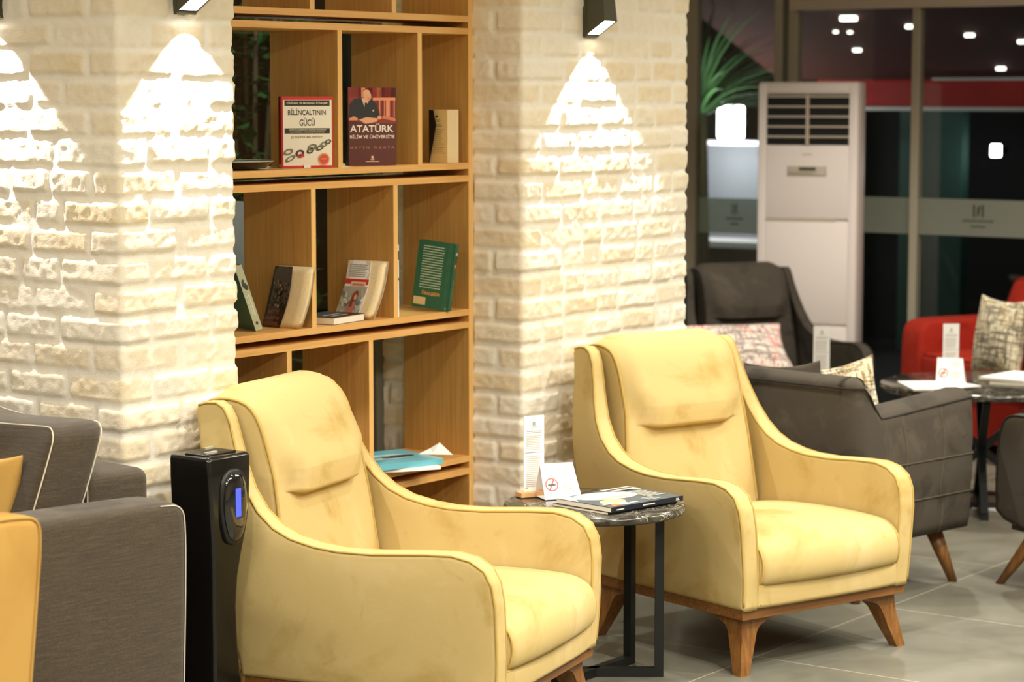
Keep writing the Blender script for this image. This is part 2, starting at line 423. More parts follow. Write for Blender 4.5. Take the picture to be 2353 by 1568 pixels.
emit('led', (1, .95, .88), 6); emit('lantern_light', (1, .98, .96), 9); emit('small_glow', (1, .93, .86), 4); emit('blue_display', (.10, .13, .95), 1.1); emit('panel_light', (1, .92, .8), 3)
def glass(name, tint=(1, 1, 1), refl=1.0, frost=None):
    m = bpy.data.materials.new(name); m.use_nodes = True; nt = m.node_tree; nt.nodes.remove(nt.nodes['Principled BSDF'])
    tr = nd(nt, 'ShaderNodeBsdfTransparent'); tr.inputs[0].default_value = (*tint, 1)
    gl = nd(nt, 'ShaderNodeBsdfGlossy'); gl.inputs['Roughness'].default_value = .0
    lw = nd(nt, 'ShaderNodeLayerWeight', i_Blend=.5); mx = nd(nt, 'ShaderNodeMixShader')
    fr = mmath(nt, 'MULTIPLY_ADD', mmath(nt, 'POWER', lw.outputs[1], 5), .96, .04)
    nt.links.new(mmath(nt, 'MULTIPLY', fr, refl), mx.inputs[0]); nt.links.new(tr.outputs[0], mx.inputs[1]); nt.links.new(gl.outputs[0], mx.inputs[2])
    out = mx.outputs[0]
    if frost:
        d = nd(nt, 'ShaderNodeBsdfDiffuse'); d.inputs[0].default_value = frost[0]; tl = nd(nt, 'ShaderNodeBsdfTranslucent'); tl.inputs[0].default_value = frost[0]
        a = nd(nt, 'ShaderNodeMixShader'); a.inputs[0].default_value = .5; nt.links.new(d.outputs[0], a.inputs[1]); nt.links.new(tl.outputs[0], a.inputs[2])
        m2 = nd(nt, 'ShaderNodeMixShader'); m2.inputs[0].default_value = frost[1]; nt.links.new(out, m2.inputs[1]); nt.links.new(a.outputs[0], m2.inputs[2]); out = m2.outputs[0]
    nt.links.new(out, nt.nodes['Material Output'].inputs[0]); M[name] = m; return m
glass('window_glass', (.92, .95, .93), 1.0); glass('frosted', (.9, .95, .9), .5, (rgb(196, 200, 186), .55)); glass('acrylic', (.995, .995, .995), .5)

# ------------------------------------------------------------------ room shell
GX = 11.15
struct(box('floor', -2, GX, -3.2, 7.4, -.06, 0, M['floor']))
struct(box('ceiling', -2, GX, -3.2, 7.4, CEIL, CEIL+.1, M['ceiling_paint']))
struct(box('wall_back', -2, GX, -3.3, -3.2, 0, CEIL, M['wall_paint']))
struct(box('wall_left', -2.1, -2, -3.3, 7.4, 0, CEIL, M['wall_paint']))
struct(box('wall_front', -2, 4.4, 6.4, 6.5, 0, CEIL, M['wall_paint']))
struct(box('wall_side', 7.85, 7.9, 5.0, 7.4, 0, CEIL, M['night'])); struct(box('wall_jog', 7.05, 7.9, 4.95, 5.0, 0, CEIL, M['wall_paint']))
struct(box('wall_far', 7.85, GX, 7.4, 7.5, 0, CEIL, M['wall_paint']))
struct(box('wall_right', GX, GX+.05, -3.2, 2.4, 0, CEIL, M['wall_paint']))

def vnoise(x, y, s, seed):
    r = np.random.default_rng(seed).random((256, 256)); x = x*s; y = y*s
    xi = np.floor(x).astype(int); yi = np.floor(y).astype(int); fx = x-xi; fy = y-yi; fx = fx*fx*(3-2*fx); fy = fy*fy*(3-2*fy)
    g = lambda a, b: r[a % 256, b % 256]
    return (g(xi, yi)*(1-fx)+g(xi+1, yi)*fx)*(1-fy)+(g(xi, yi+1)*(1-fx)+g(xi+1, yi+1)*fx)*fy
def fbm(x, y, s, seed, o=4):
    t = 0; a = .5
    for k in range(o): t = t+a*vnoise(x, y, s*2**k, seed+k); a *= .5
    return t
def brick_pillar(name, path, seed):
    """rough painted brick skin wrapped round the plan path (outside on the right hand)"""
    rad = .012; step = .0058; pts = []; nrm = []; us = []; cu = []
    P = [Vector(p) for p in path]; u = 0
    segs = []
    for i in range(len(P)-1):
        a, b = P[i], P[i+1]; d = (b-a).normalized(); nn = Vector((d.y, -d.x))
        L = (b-a).length; s0 = rad if i else 0; s1 = L-(rad if i < len(P)-2 else 0)
        k = max(2, int((s1-s0)/step))
        for j in range(k+1):
            q = s0+(s1-s0)*j/k; pts.append(a+d*q); nrm.append(nn); us.append(u+q)
        u += L
        if i < len(P)-2:
            cu.append(u); d2 = (P[i+2]-b).normalized(); n2 = Vector((d2.y, -d2.x)); c = b-nn*rad-n2*rad
            for j in (1, 2, 3):
                t = j/4; v = (nn*math.cos(t*PI/2)+n2*math.sin(t*PI/2)); pts.append(c+v*rad); nrm.append(v); us.append(u-rad+2*rad*t)
    U = np.array(us); PX = np.array([(p.x, p.y) for p in pts]); NX = np.array([(p.x, p.y) for p in nrm])
    Z = np.concatenate([np.arange(0, .35, .02), np.arange(.35, 2.12, .0058), np.arange(2.12, CEIL+.001, .04)])
    UU, ZZ = np.meshgrid(U, Z, indexing='ij')
    ch = .0755; R = np.random.default_rng(seed)
    zz = ZZ+.004*(fbm(UU, ZZ*.5, 5, seed)-.5)*2+.003*(fbm(UU, ZZ, 40, seed+9)-.5)*2
    uu = UU+.006*(fbm(UU, ZZ, 30, seed+20)-.5)*2
    row = np.floor(zz/ch).astype(int); fz = zz-row*ch
    H = np.zeros_like(UU); TONE = np.zeros_like(UU); MASK = np.zeros_like(UU)
    for r in range(-1, int(CEIL/ch)+2):
        sel = row == r
        if not sel.any(): continue
        J = set()
        base = sorted(cu) or [U[0]]
        for ci, c in enumerate(base):
            o = (.105, .215) if (r+ci) % 2 else (.215, .105)
            J.add(c-o[0]*R.uniform(.9, 1.08)); J.add(c+o[1]*R.uniform(.9, 1.08))
        J = sorted(J)
        full = [J[0]]
        while full[0] > U[0]-.3: full.insert(0, full[0]-R.choice([.215, .215, .205, .225, .15, .11]))
        for k in range(0, len(J)-1):
            a, b = J[k], J[k+1]
            if k % 2 == 1:
                x = a
                while b-x > .28:
                    x += R.choice([.215, .2, .22, .12]); full.append(x)
            full.append(b)
        while full[-1] < U[-1]+.3: full.append(full[-1]+R.choice([.215, .2, .22, .14, .11]))
        full = np.array(sorted(full)); idx = np.searchsorted(full, uu[sel])-1; idx = np.clip(idx, 0, len(full)-2)
        a = full[idx]; b = full[idx+1]; m = .0055; 
        top = R.uniform(-.003, .003, len(full))[idx]; bot = R.uniform(-.003, .003, len(full))[idx]
        du = np.minimum(uu[sel]-a-m, b-m-uu[sel]); dz = np.minimum(fz[sel]-m-bot, ch-m-top-fz[sel])
        d = np.where((du < .012) & (dz < .012) & (du > 0) & (dz > 0), .012-np.hypot(.012-du, .012-dz), np.minimum(du, dz))
        t = np.clip(d/.010, 0, 1); t = t*t*(3-2*t)
        dep = R.uniform(.003, .0105, len(full))[idx]; tone = R.random(len(full))[idx]
        tilt = R.uniform(-.05, .05, len(full))[idx]*(fz[sel]-ch/2)
        H[sel] = t*(dep+tilt); TONE[sel] = tone; MASK[sel] = t
    rough = fbm(UU, ZZ, 45, seed+40, 5)-.5; pit = np.clip((fbm(UU, ZZ*1.6, 90, seed+50, 3)-.52)*6, 0, 1)
    H += MASK*(rough*.007-pit*.0015)+(1-MASK)*(fbm(UU, ZZ, 25, seed+60)-.5)*.004
    smear = np.clip((fbm(UU, ZZ, 9, seed+70)-.56)*7, 0, 1); H = np.where(MASK < 1, H+smear*(1-MASK)*.004, H)
    X = PX[:, 0][:, None]+NX[:, 0][:, None]*H; Y = PX[:, 1][:, None]+NX[:, 1][:, None]*H
    n, mz = UU.shape; V = np.stack([X, Y, ZZ], -1).reshape(-1, 3)
    I = np.arange(n*mz).reshape(n, mz); F = np.stack([I[:-1, :-1], I[1:, :-1], I[1:, 1:], I[:-1, 1:]], -1).reshape(-1, 4)
    me = bpy.data.meshes.new(name); me.vertices.add(len(V)); me.vertices.foreach_set('co', V.ravel()); me.loops.add(F.size); me.loops.foreach_set('vertex_index', F.ravel().astype(np.int32))
    me.polygons.add(len(F)); me.polygons.foreach_set('loop_start', np.arange(0, F.size, 4, dtype=np.int32)); me.update(calc_edges=True); me.validate()
    me.shade_smooth()
    c_m = np.array(rgb(251, 246, 232)[:3]); c_b1 = np.array(rgb(252, 246, 230)[:3]); c_b2 = np.array(rgb(243, 225, 188)[:3])
    k = np.clip(TONE*.9+rough*.8, 0, 1)[..., None]; wash = np.clip((fbm(UU, ZZ, 14, seed+80)-.35)*2.2, 0, 1)[..., None]
    cb = c_b1*(1-k)+c_b2*k; cb = cb*(1-.45*wash)+c_m*.45*wash
    cc = c_m*(1-MASK[..., None])+cb*MASK[..., None]
    ca = me.color_attributes.new('Col', 'FLOAT_COLOR', 'POINT'); ca.data.foreach_set('color', np.concatenate([cc, np.ones_like(cc[..., :1])], -1).reshape(-1).astype(np.float32))
    me.materials.append(M['brick']); o = link(bpy.data.objects.new(name, me)); return struct(o)
# right pillar (left side, front, right return) and left pillar (left side, front, return beside the bookcase)
brick_pillar('wall_pillar_right', [(6.094, 4.95), (6.094, 4.344), (7.066, 4.344), (7.066, 4.95)], 3)
brick_pillar('wall_pillar_left', [(4.339, 6.4), (4.339, 4.344), (4.766, 4.344), (4.766, 4.95)], 11)

# window behind the bookcase
w1 = struct(MB().box(4.77, 6.09, 4.9, 4.95, 0, .1).box(4.77, 6.09, 4.9, 4.95, 2.55, 3).box(4.77, 4.82, 4.9, 4.95, .1, 2.55).box(6.05, 6.09, 4.9, 4.95, .1, 2.55).build('window_1', M['alu_dark']))
box('pane', 4.82, 6.05, 4.92, 4.928, .1, 2.55, M['window_glass'], w1)
# glass wall at the far end of the room
def window_bars():
    m = MB()
    for y0, y1 in ((6.78, 6.85), (6.255, 6.30), (6.165, 6.217), (5.46, 5.502), (3.6, 3.65)): m.box(GX-.03, GX+.03, y0, y1, 0, CEIL, .004)
    return m
w2 = struct(window_bars().build('window_2', M['alu']))
box('header', GX-.05, GX+.05, 2.4, 6.20, 2.133, 2.19, M['acgrey'], w2)
box('transom', GX-.05, GX+.05, 6.2, 7.4, 2.6, 2.7, M['alu'], w2)
box('inner_post', GX-.02, GX+.06, 6.217, 6.255, 0, 3, M['alu_dark'], w2)
for k, (y0, y1) in enumerate(((6.85, 7.4), (6.30, 6.78), (5.502, 6.165), (3.65, 5.46), (2.4, 3.6))):
    box('pane', GX-.004, GX+.004, y0, y1, .05, 2.7 if k < 2 else 2.133, M['window_glass'], w2)
    z0, z1 = ((.951, 1.140) if k < 2 else (.984, 1.169))
    box('frosted_band', GX-.0065, GX-.0055, y0, y1, z0, z1, M['frosted'], w2)
box('bottom_rail', GX-.03, GX+.03, 2.4, 7.4, 0, .06, M['alu_dark'], w2)
box('upper_pane', GX-.004, GX+.004, 2.4, 6.2, 2.19, CEIL, M['window_glass'], w2)
for yc, zc, k in ((5.129, 1.08, 1), (6.545, 1.05, .62)):
    q = Ink(); c = (34, 40, 30)
    q.rect(-.028, -.019, .0, .062, c); q.rect(.019, .028, .0, .062, c); q.rect(-.006, -.001, .004, .055, c, True); q.poly([(-.006, .004), (.001, .004), (.012, .058), (.005, .058)], c, True)
    q.lines(-.085, .085, -.026, -.012, 1, (88, 92, 78), .8, 3); q.lines(-.04, .04, -.055, -.04, 1, (96, 100, 86), .8, 4)
    q.build('emblem', w2, (GX-.0072, yc, zc), (0, -k, 0), (0, 0, 1), off=.0001, label='dark bar emblem with two lines of lettering')

# ------------------------------------------------------------------ outside, at night
struct(box('terrace_floor', GX+.05, 16, 1, 11, -.1, -.02, M['night'])); 
struct(box('wall_outside', 15.2, 15.3, 1, 11, 0, 4, M['night']))
aw = MB(); aw.add([(11.3, 1, 2.9), (11.3, 8.0, 2.9), (14.2, 8.0, 1.79), (14.2, 1, 1.79), (11.3, 1, 2.93), (11.3, 8.0, 2.93), (14.2, 8.0, 1.82), (14.2, 1, 1.82)], [(0, 3, 2, 1), (4, 5, 6, 7), (0, 1, 5, 4), (2, 3, 7, 6), (1, 2, 6, 5), (3, 0, 4, 7)])
a = thing('terrace_awning', 'sloping dark red awning over the terrace beyond the glass wall', 'awning', (12.7, 4.5, 1.6)); a.location = (0, 0, 0)
aw.build('canopy', M['awning'], a)
box('valance', 14.18, 14.22, 1, 7.7, 1.61, 1.79, M['valance'], a); box('hem', 14.16, 14.235, 1, 7.72, 1.59, 1.613, M['white_trim'], a); box('hem', 14.16, 14.235, 1, 6.86, 1.785, 1.80, M['white_trim'], a)
lp = None
for i, (x, y, z, s) in enumerate(((13.19, 6.955, 2.177, .95), (13.334, 6.606, 2.121, .6), (13.476, 6.284, 2.067, .55), (13.99, 6.307, 1.87, .55), (13.682, 7.15, 1.988, .5), (13.4, 7.154, 2.095, .3), (13.41, 7.06, 2.091, .3), (13.584, 5.987, 2.026, .55))):  # glowing boxes stand in for ceiling lights reflected in the glass
    t = thing('glint_box', 'small glowing box under the awning, standing in for a light reflected in the glass', 'lamp', (x, y, z-.012), 0, 'glowing boxes for reflected lights')
    MB().box(-.03*s, .03*s, -.05*s, .05*s, -.024*s, .006, .006).build('diffuser', M['small_glow'], t); MB().box(-.034*s, .034*s, -.054*s, .054*s, .006, .02).build('housing', M['white_trim'], t)
def lantern(x, y, z, w, h, label, power):
    t = thing('wall_lantern', label, 'lantern', (x, y, z))
    MB().box(-w/2, w/2, -w/2, w/2, -h/2, h/2, w*.12).build('shade', M['lantern_light'], t, True)
    MB().box(w/2, w/2+.12, -.02, .02, -.02, .02).build('bracket', M['black_metal'], t)
    l = bpy.data.lights.new('bulb', 'POINT'); l.energy = power; l.shadow_soft_size = w/2; l.color = (.95, .97, 1); lo = link(bpy.data.objects.new('bulb', l), t); lo.location = (-w-.15, 0, -h*.9)
lantern(13.85, 8.17, 1.51, .14, .22, 'large glowing white lantern outside left of the air conditioner', 13)
lantern(14.5, 6.56, 1.33, .055, .08, 'small glowing white lantern far out in the dark on the right', 1.5)
struct(MB().box(14.0, 14.08, 8.03, 8.7, 0, 1.36).build('wall_grey_outside', M['facade'])); struct(box('trim_1', 13.9, 14.0, 7.7, 8.9, 1.355, 1.385, M['white_trim']))
struct(box('trim_2', 13.6, 14.1, 7.75, 8.9, .69, .73, M['white_trim']))
struct(box('wall_green_outside', 14.4, 14.5, 6.75, 7.2, 0, 1.6, M['green_panel']))
# plants
def leaf_blades(n, L, wd, seed, lean, z0=0):
    R = random.Random(seed); m = MB()
    for i in range(n):
        a = R.uniform(0, 2*PI); l = L*R.uniform(.7, 1.1); t0 = R.uniform(.1, lean); pts = []
        for k in range(7):
            s = k/6; r = math.sin(t0+s*.5)*l*s; pts.append((r*math.cos(a), r*math.sin(a), z0+math.cos(t0+s*.5)*l*s, wd*(1-s)**.6))
        sx, sy = -math.sin(a), math.cos(a); vs = []
        for x, y, z, w in pts: vs += [(x-sx*w, y-sy*w, z), (x, y, z-w*.35), (x+sx*w, y+sy*w, z)]
        fs = [(j*3+q, j*3+q+1, j*3+q+4, j*3+q+3) for j in range(6) for q in (0, 1)]; m.add(vs, fs)
    return m
t = thing('palm_plant', 'tall green spiky palm lit green outside the left pane of the glass wall', 'plant', (12.6, 7.66, 0))
leaf_blades(80, .80, .016, 5, 1.1, 1.55).build('fronds', M['palm'], t, True); MB().tube([(0, 0, 0), (.02, 0, .8), (0, 0, 1.6)], [.07, .06, .05], 10).build('trunk', M['bark'], t, True)
l = bpy.data.lights.new('palm_fill', 'POINT'); l.energy = 5; l.color = (.75, 1, .75); l.shadow_soft_size = .1  # point light added to brighten the palm
g = thing('palm_fill', 'green fill light added at the foot of the palm outside', 'lamp', (12.25, 7.3, .02)); MB().lathe([(.05, 0), (.05, .1), (.06, .14), (.0, .14)]).build('housing', M['black_metal'], g); lo = link(bpy.data.objects.new('bulb', l), g); lo.location = (0, 0, 1.5)
# shrubs behind the bookcase window
def shrub(x, y, h, r, n, seed, label):
    R = random.Random(seed); t = thing('shrub', label, 'shrub', (x, y, 0), 0, None); m = MB(); st = MB()
    for k in range(7):
        a = R.uniform(0, 2*PI); st.tube([(0, 0, 0), (.2*r*math.cos(a), .2*r*math.sin(a), h*.45), (.6*r*math.cos(a), .6*r*math.sin(a), h*.9)], [.02, .014, .006], 5)
    for k in range(n):
        a = R.uniform(0, 2*PI); q = r*math.sqrt(R.random()); z = R.uniform(.15, 1)*h; c = Vector((q*math.cos(a), q*math.sin(a), z)); d = Vector((R.uniform(-1, 1), R.uniform(-1, 1), R.uniform(-.7, .5))).normalized(); s = d.cross(Vector((0, 0, 1))).normalized()
        l = R.uniform(.05, .11); w = l*.28; up = s.cross(d)
        m.add([c, c+d*l*.5+s*w-up*w*.2, c+d*l, c+d*l*.5-s*w-up*w*.2, c+d*l*.5], [(0, 1, 4), (1, 2, 4), (2, 3, 4), (3, 0, 4)])
    m.build('foliage', M['leaf'], t, True); st.build('stems', M['bark'], t, True)
shrub(6.95, 6.25, 2.6, .26, 1500, 1, 'dense dark green shrub in the dark behind the left side of the bookcase')
shrub(7.50, 5.75, 2.2, .24, 1100, 2, 'dark leafy shrub behind the middle of the bookcase')
struct(box('wall_planter', 6.1, 6.315, 5.7, 5.76, -.02, 1.32, M['lilac_wall'])); struct(box('wall_low_outside', 4.4, 7.85, 6.9, 7.0, -.02, .95, M['earth'])); struct(box('wall_night', 4.4, 7.85, 7.4, 7.5, -.02, 4, M['night'])); struct(box('garden_floor', 4.4, 7.85, 5.0, 7.4, -.1, -.02, M['night']))
l = bpy.data.lights.new('bulb', 'POINT'); l.energy = 26; l.color = (.85, 1, .85); l.shadow_soft_size = .1  # fill light added so the shrubs show through the bookcase
g = thing('shrub_fill', 'fill light on a short post, added behind the bookcase for the shrubs', 'lamp', (6.2, 5.35, -.02)); MB().lathe([(.03, 0), (.03, .5), (.05, .52), (.05, .6), (0, .62)]).build('post', M['black_metal'], g); lo = link(bpy.data.objects.new('bulb', l), g); lo.location = (0, 0, 2.3)

# ------------------------------------------------------------------ ceiling lamps, with added fill panels
for i, (x, y, e) in enumerate(DOWNLIGHTS):
    t = thing('ceiling_downlight', 'round white recessed downlight in the ceiling', 'ceiling light', (x, y, CEIL), 0, 'recessed ceiling downlights')
    MB().lathe([(.045, -.002), (.065, -.006), (.065, 0), (.045, 0)]).build('rim', M['ceiling_paint'], t, True); MB().lathe([(0, -.001), (.044, -.001), (.044, -.0005), (0, -.0005)]).build('lens', M['panel_light'], t)
    l = bpy.data.lights.new('beam', 'SPOT'); l.energy = e; l.color = WARM; l.shadow_soft_size = .05; l.spot_size = math.radians(125); l.spot_blend = .6
    lo = link(bpy.data.objects.new('beam', l), t); lo.location = (0, 0, -.02)
for i, (x, y, sx, sy, e) in enumerate(FILL_PANELS):
    t = thing('fill_panel', 'flat rectangular fill light added on the ceiling out of view', 'ceiling light', (x, y, CEIL), 0, 'added rectangular fill lights')
    MB().box(-sx/2-.02, sx/2+.02, -sy/2-.02, sy/2+.02, -.03, 0).build('frame', M['ceiling_paint'], t); MB().box(-sx/2, sx/2, -sy/2, sy/2, -.034, -.03).build('diffuser', M['panel_light'], t)
    l = bpy.data.lights.new('tube', 'AREA'); l.shape = 'RECTANGLE'; l.size = sx; l.size_y = sy; l.energy = e; l.color = WARM; lo = link(bpy.data.objects.new('tube', l), t); lo.location = (0, 0, -.04)

# ------------------------------------------------------------------ wall sconces: local x along the wall, -y out of the wall
def sconce(loc, rz, label):
    t = thing('wall_sconce', label, 'wall lamp', loc, rz)
    d = .072; hb = .046; wb = .074; h = .30
    ring = lambda z, dd, w: [(-w/2, 0, z), (w/2, 0, z), (w/2, -dd, z), (-w/2, -dd, z)]
    m = MB(); b = [(-wb/2, 0, 0), (wb/2, 0, 0), (wb/2, -d, hb), (-wb/2, -d, hb)]; mid = ring(h/2, d*.86, wb*.86); tp = [(-wb/2, 0, h), (wb/2, 0, h), (wb/2, -d, h-hb), (-wb/2, -d, h-hb)]
    m.loft([b, mid, tp], cap=False)
    m.add(b+[(-wb/2+.003, -.003, .004), (wb/2-.003, -.003, .004), (wb/2-.003, -d+.003, hb+.002), (-wb/2+.003, -d+.003, hb+.002)], [(0, 1, 5, 4), (1, 2, 6, 5), (2, 3, 7, 6), (3, 0, 4, 7)])
    m.add(tp, [(0, 3, 2, 1)]); m.build('body', M['sconce'], t)
    MB().add([(-wb/2+.003, -.004, .006), (wb/2-.003, -.004, .006), (wb/2-.003, -d+.003, hb+.003), (-wb/2+.003, -d+.003, hb+.003)], [(0, 3, 2, 1)]).build('reflector', M['led'], t)
    MB().box(-wb/2, wb/2, .0, .012, -.004, h+.004).build('back_plate', M['sconce'], t)
    l = bpy.data.lights.new('beam', 'SPOT'); l.energy = 32; l.color = (1, .97, .93); l.shadow_soft_size = .008; l.spot_size = math.radians(88); l.spot_blend = .12
    lo = link(bpy.data.objects.new('beam', l), t); lo.location = (0, -.056, .018); lo.rotation_euler = (math.radians(-6), 0, 0)
    return t
sconce((6.452+.01, 4.332, 1.884), 0, 'dark olive wedge wall lamp on the brick pillar right of the bookcase')
sconce((4.578, 4.332, 1.908), 0, 'dark olive wedge wall lamp on the front of the left brick pillar')
sconce((4.327, 4.79, 1.900), -PI/2, 'dark olive wedge lamp on the left pillar side, cut by the left edge')

# ------------------------------------------------------------------ bookcase
SY0, SY1 = 4.534, 4.797
BX0, BX1 = 4.79, 6.065
bk = thing('bookcase', 'tall open-backed oak veneer bookcase between two brick pillars', 'bookcase', (5.43, 4.66, 0))
bk.location = (0, 0, 0)
def edged(name, x0, x1, z0, z1, face, parent):
    o = box(name, x0, x1, SY0+.0012, SY1, z0, z1, M[face], parent)
    box('edge_band', x0, x1, SY0, SY0+.0012, z0, z1, M['oak_h' if (x1-x0) > (z1-z0) else 'oak_edge'], o); return o
box('side_panel', BX1, 6.0895, SY0, SY1, 0, 2.98, M['oak_v'], bk); box('edge_band', BX1, 6.0895, SY0-.001, SY0, 0, 2.98, M['oak_edge'], bk.children[0])
box('side_panel', BX0-.022, BX0, SY0, SY1, 0, 2.98, M['oak_v'], bk)
units = [(1.942, 2.40, (5.315, 5.693)), (1.483, 1.904, (5.437, 5.818)), (1.019, 1.443, (5.3125, 5.6955)), (.549, .979, (5.2, 5.5735)), (.087, .509, (5.32, 5.70)), (2.42, 2.98, (5.437, 5.818))]
for z0, z1, dv in units:
    edged('shelf', BX0, BX1, z0-.0195, z0, 'oak_h', bk); edged('shelf', BX0, BX1, z1-.0195, z1, 'oak_h', bk)
    for x in dv: edged('divider', x-.010, x+.010, z0, z1-.0195, 'oak_v', bk)
box('plinth', BX0, BX1, SY0+.02, SY0+.04, 0, .0675, M['oak_h'], bk)

# ------------------------------------------------------------------ armchairs
def chair_warp_side(s, th):
    """maps (back, z, w) of a side panel to local chair space; s=-1 left, +1 right"""
    def f(u, v, w):
        k = min(1, max(0, (v-.2)/.35)); k = k*k*(3-2*k); q = min(1, max(0, (v-.56)/.34)); q = q*q*(3-2*q)
        rear = min(1, max(0, (u-.25)/.5))
        out = .02*k-.056*q; e = th*(1-.34*q)
        bulge = .012*math.sin(PI*min(1, max(0, (u+.02)/.8)))*math.sin(PI*min(1, max(0, (v-.19)/.42)))
        x = .3425+out-e/2+w*e/th+(bulge if w > 0 else 0)
        return Vector((s*x, u-.36, v))
    return f
SIDE = [(0, .195), (-.006, .3), (-.006, .44), (.002, .495), (.022, .532), (.06, .555), (.11, .565), (.183, .563), (.324, .553), (.42, .553), (.484, .560), (.55, .575), (.60, .598), (.645, .635), (.682, .685), (.710, .745), (.733, .81), (.752, .865), (.768, .892), (.79, .905), (.82, .904), (.845, .896), (.852, .88), (.824, .741), (.790, .6), (.760, .48), (.735, .35), (.708, .195)]
BPROF = [(.60, .30), (.612, .40), (.632, .50), (.652, .594), (.664, .645), (.669, .664), (.690, .743), (.715, .83), (.737, .875), (.768, .903), (.81, .912), (.85, .902), (.868, .875), (.83, .72), (.77, .45), (.74, .30)]
def armchair(label, group, fab, pipe, loc, rz, cat='armchair'):
    t = thing('armchair', label, cat, loc, rz, group)
    F, Pm = M[fab], M[pipe]
    for s in (-1, 1):
        slab('side_panel', SIDE, .062, .014, F, t, chair_warp_side(s, .062), step=.016, g=.045, pipe='piping', pipe_mat=Pm, pipe_range=lambda p: not (p[1] < .199) and not (p[0] > .66+(p[1]-.195)*.2 and p[1] < .88))
    slab('back_panel', rect(-.29, .29, .195, .885, .02), .04, .012, F, t, lambda u, v, w: Vector((u*(1-.12*max(0, v-.5)/.4), .705+(v-.195)*.178-.012-w-.36+.018*(1-(u/.3)**2)*0, v)), step=.05, g=.08)
    slab('front_rail', rect(-.293, .293, .197, .275, .012), .05, .014, F, t, lambda u, v, w: Vector((u, .022-.36-w-.01*(1-(u/.3)**4), v)), step=.03, g=.03, wall=2)
    MB().box(-.28, .28, -.32, .34, .2, .25).build('deck', F, t)
    # seat cushion
    prof = smooth_poly([(.64, .262), (.66, .32), (.64, .372), (.5, .392), (.3, .402), (.12, .404), (.04, .398), (-.005, .372), (-.02, .33), (-.016, .285), (0, .262), (.1, .256), (.4, .256)], 2)
    def wseat(u, v, w):
        k = 1-(w/.29)**2; kk = max(0, k)**.6
        z = v+(.020*kk*max(0, min(1, (v-.3)/.1))*math.sin(PI*min(1, max(0, (u+.05)/.72)))**.5 if v > .3 else 0)
        y = u-(.022*kk if u < .08 else .022*kk*max(0, 1-(u-.08)/.15))
        return Vector((w, y-.36, z))
    slab('seat_cushion', prof, .572, .022, F, t, wseat, step=.018, g=.05, wall=16, pipe='piping', pipe_mat=Pm, pipe_range=lambda p: p[0] < .62 and not (p[1] < .262))
    # backrest with stitched head pillow
    def wback(u, v, w):
        front = u < .60+(v-.3)*.42+.02 or (v > .86)
        tw = 1.05-.12*min(1, max(0, (v-.36))/.35)
        x = w*tw
        e = min(1, max(0, (.225-abs(w))/.09)); e = e*e*(3-2*e)
        y = u-.026*min(1, max(0, (v-.40)/.3))*(1 if u < .76 else max(0, 1-(u-.76)/.08)); z = v
        fr = 1 if (u < .70+(v-.65)*.25) or v > .88 else 0
        depth = .268 - abs(w)
        side = min(1, max(0, depth/.07)); side = side*side*(3-2*side)
        if v > .66 and (u < .83):
            tt = (v-.66)/.245; on = min(1, max(0, (v-.66)/.010)); fall = 1-max(0, min(1, tt))**1.8; st = on**.5*(.66+.34*min(1, tt*4)); so = min(1, max(0, tt/.45)); so = so*so*(3-2*so)
            y -= .055*fall*side*(e*st+(1-e)*so); z += .024*max(0, min(1, (tt-.55)/.45))*side-.013*e*max(0, 1-(v-.66)/.05)
        elif u < .70 and v <= .66:
            y -= .014*side*math.sin(PI*min(1, max(0, (v-.3)/.345)))-.004*e
        return Vector((x, y-.36, z))
    bp = resample(smooth_poly(BPROF, 1), .02)
    dense = []
    for i in range(len(bp)):
        a, b = bp[i], bp[(i+1) % len(bp)]; dense.append(a)
        if .61 < a.y < .72 and a.x < .74:
            for q in range(1, 6): dense.append(a.lerp(b, q/6))
    slab('backrest', dense, .536, .02, F, t, wback, step=.02, g=.06, wall=30, pipe='piping', pipe_mat=Pm, pipe_r=.0048, pipe_range=lambda p: p[1] > .36 and not (p[0] > .70 and p[1] < .86 and p[0] > .74+(p[1]-.7)*.25))
    # plinth and legs
    fr = box('wood_frame', -.336, .336, -.350, .340, .166, .196, M['walnut_h'], t, .002)
    for sx in (-1, 1):
        for sy in (-1, 1):
            rings = []
            for z, w, o in ((.166, .125, .020), (.158, .118, .019), (.138, .072, .018), (.12, .060, .016), (.06, .047, .006), (0, .034, -.006)):
                x1 = sx*(.336-o); x0 = x1-sx*w; y1 = sy*(.345-o); y0 = y1-sy*w
                q = [(x0, y0, z), (x1, y0, z), (x1, y1, z), (x0, y1, z)]
                rings.append(q if sx*sy > 0 else q[::-1])
            rings.reverse(); MB().loft(rings).build('leg', M['walnut'], t)
    return t
def ccentre(fl, a):   # centre of the base from its front-left corner
    a = math.radians(a); ex = Vector((math.cos(a), math.sin(a), 0)); ey = Vector((-math.sin(a), math.cos(a), 0))
    p = Vector((*fl, 0))+ex*.3425+ey*.36; return tuple(p), a
c, a = ccentre((4.69, 3.428), 12.7); c1 = armchair('pale yellow velvet armchair left of the marble side table, before the bookcase', None, 'yellow', 'yellow_pipe', c, a); c1.scale = (1.02, 1.02, 1.0)
c, a = ccentre((5.958, 3.457), -17.4); armchair('yellow velvet armchair right of the marble side table, before the brick pillar', None, 'yellow', 'yellow_pipe', c, a)
c, a = ccentre((9.42, 5.46), -32); c3 = armchair('charcoal velvet armchair standing in front of the air conditioner', None, 'charcoal', 'charcoal_pipe', c, a); c3.scale = (.94,)*3
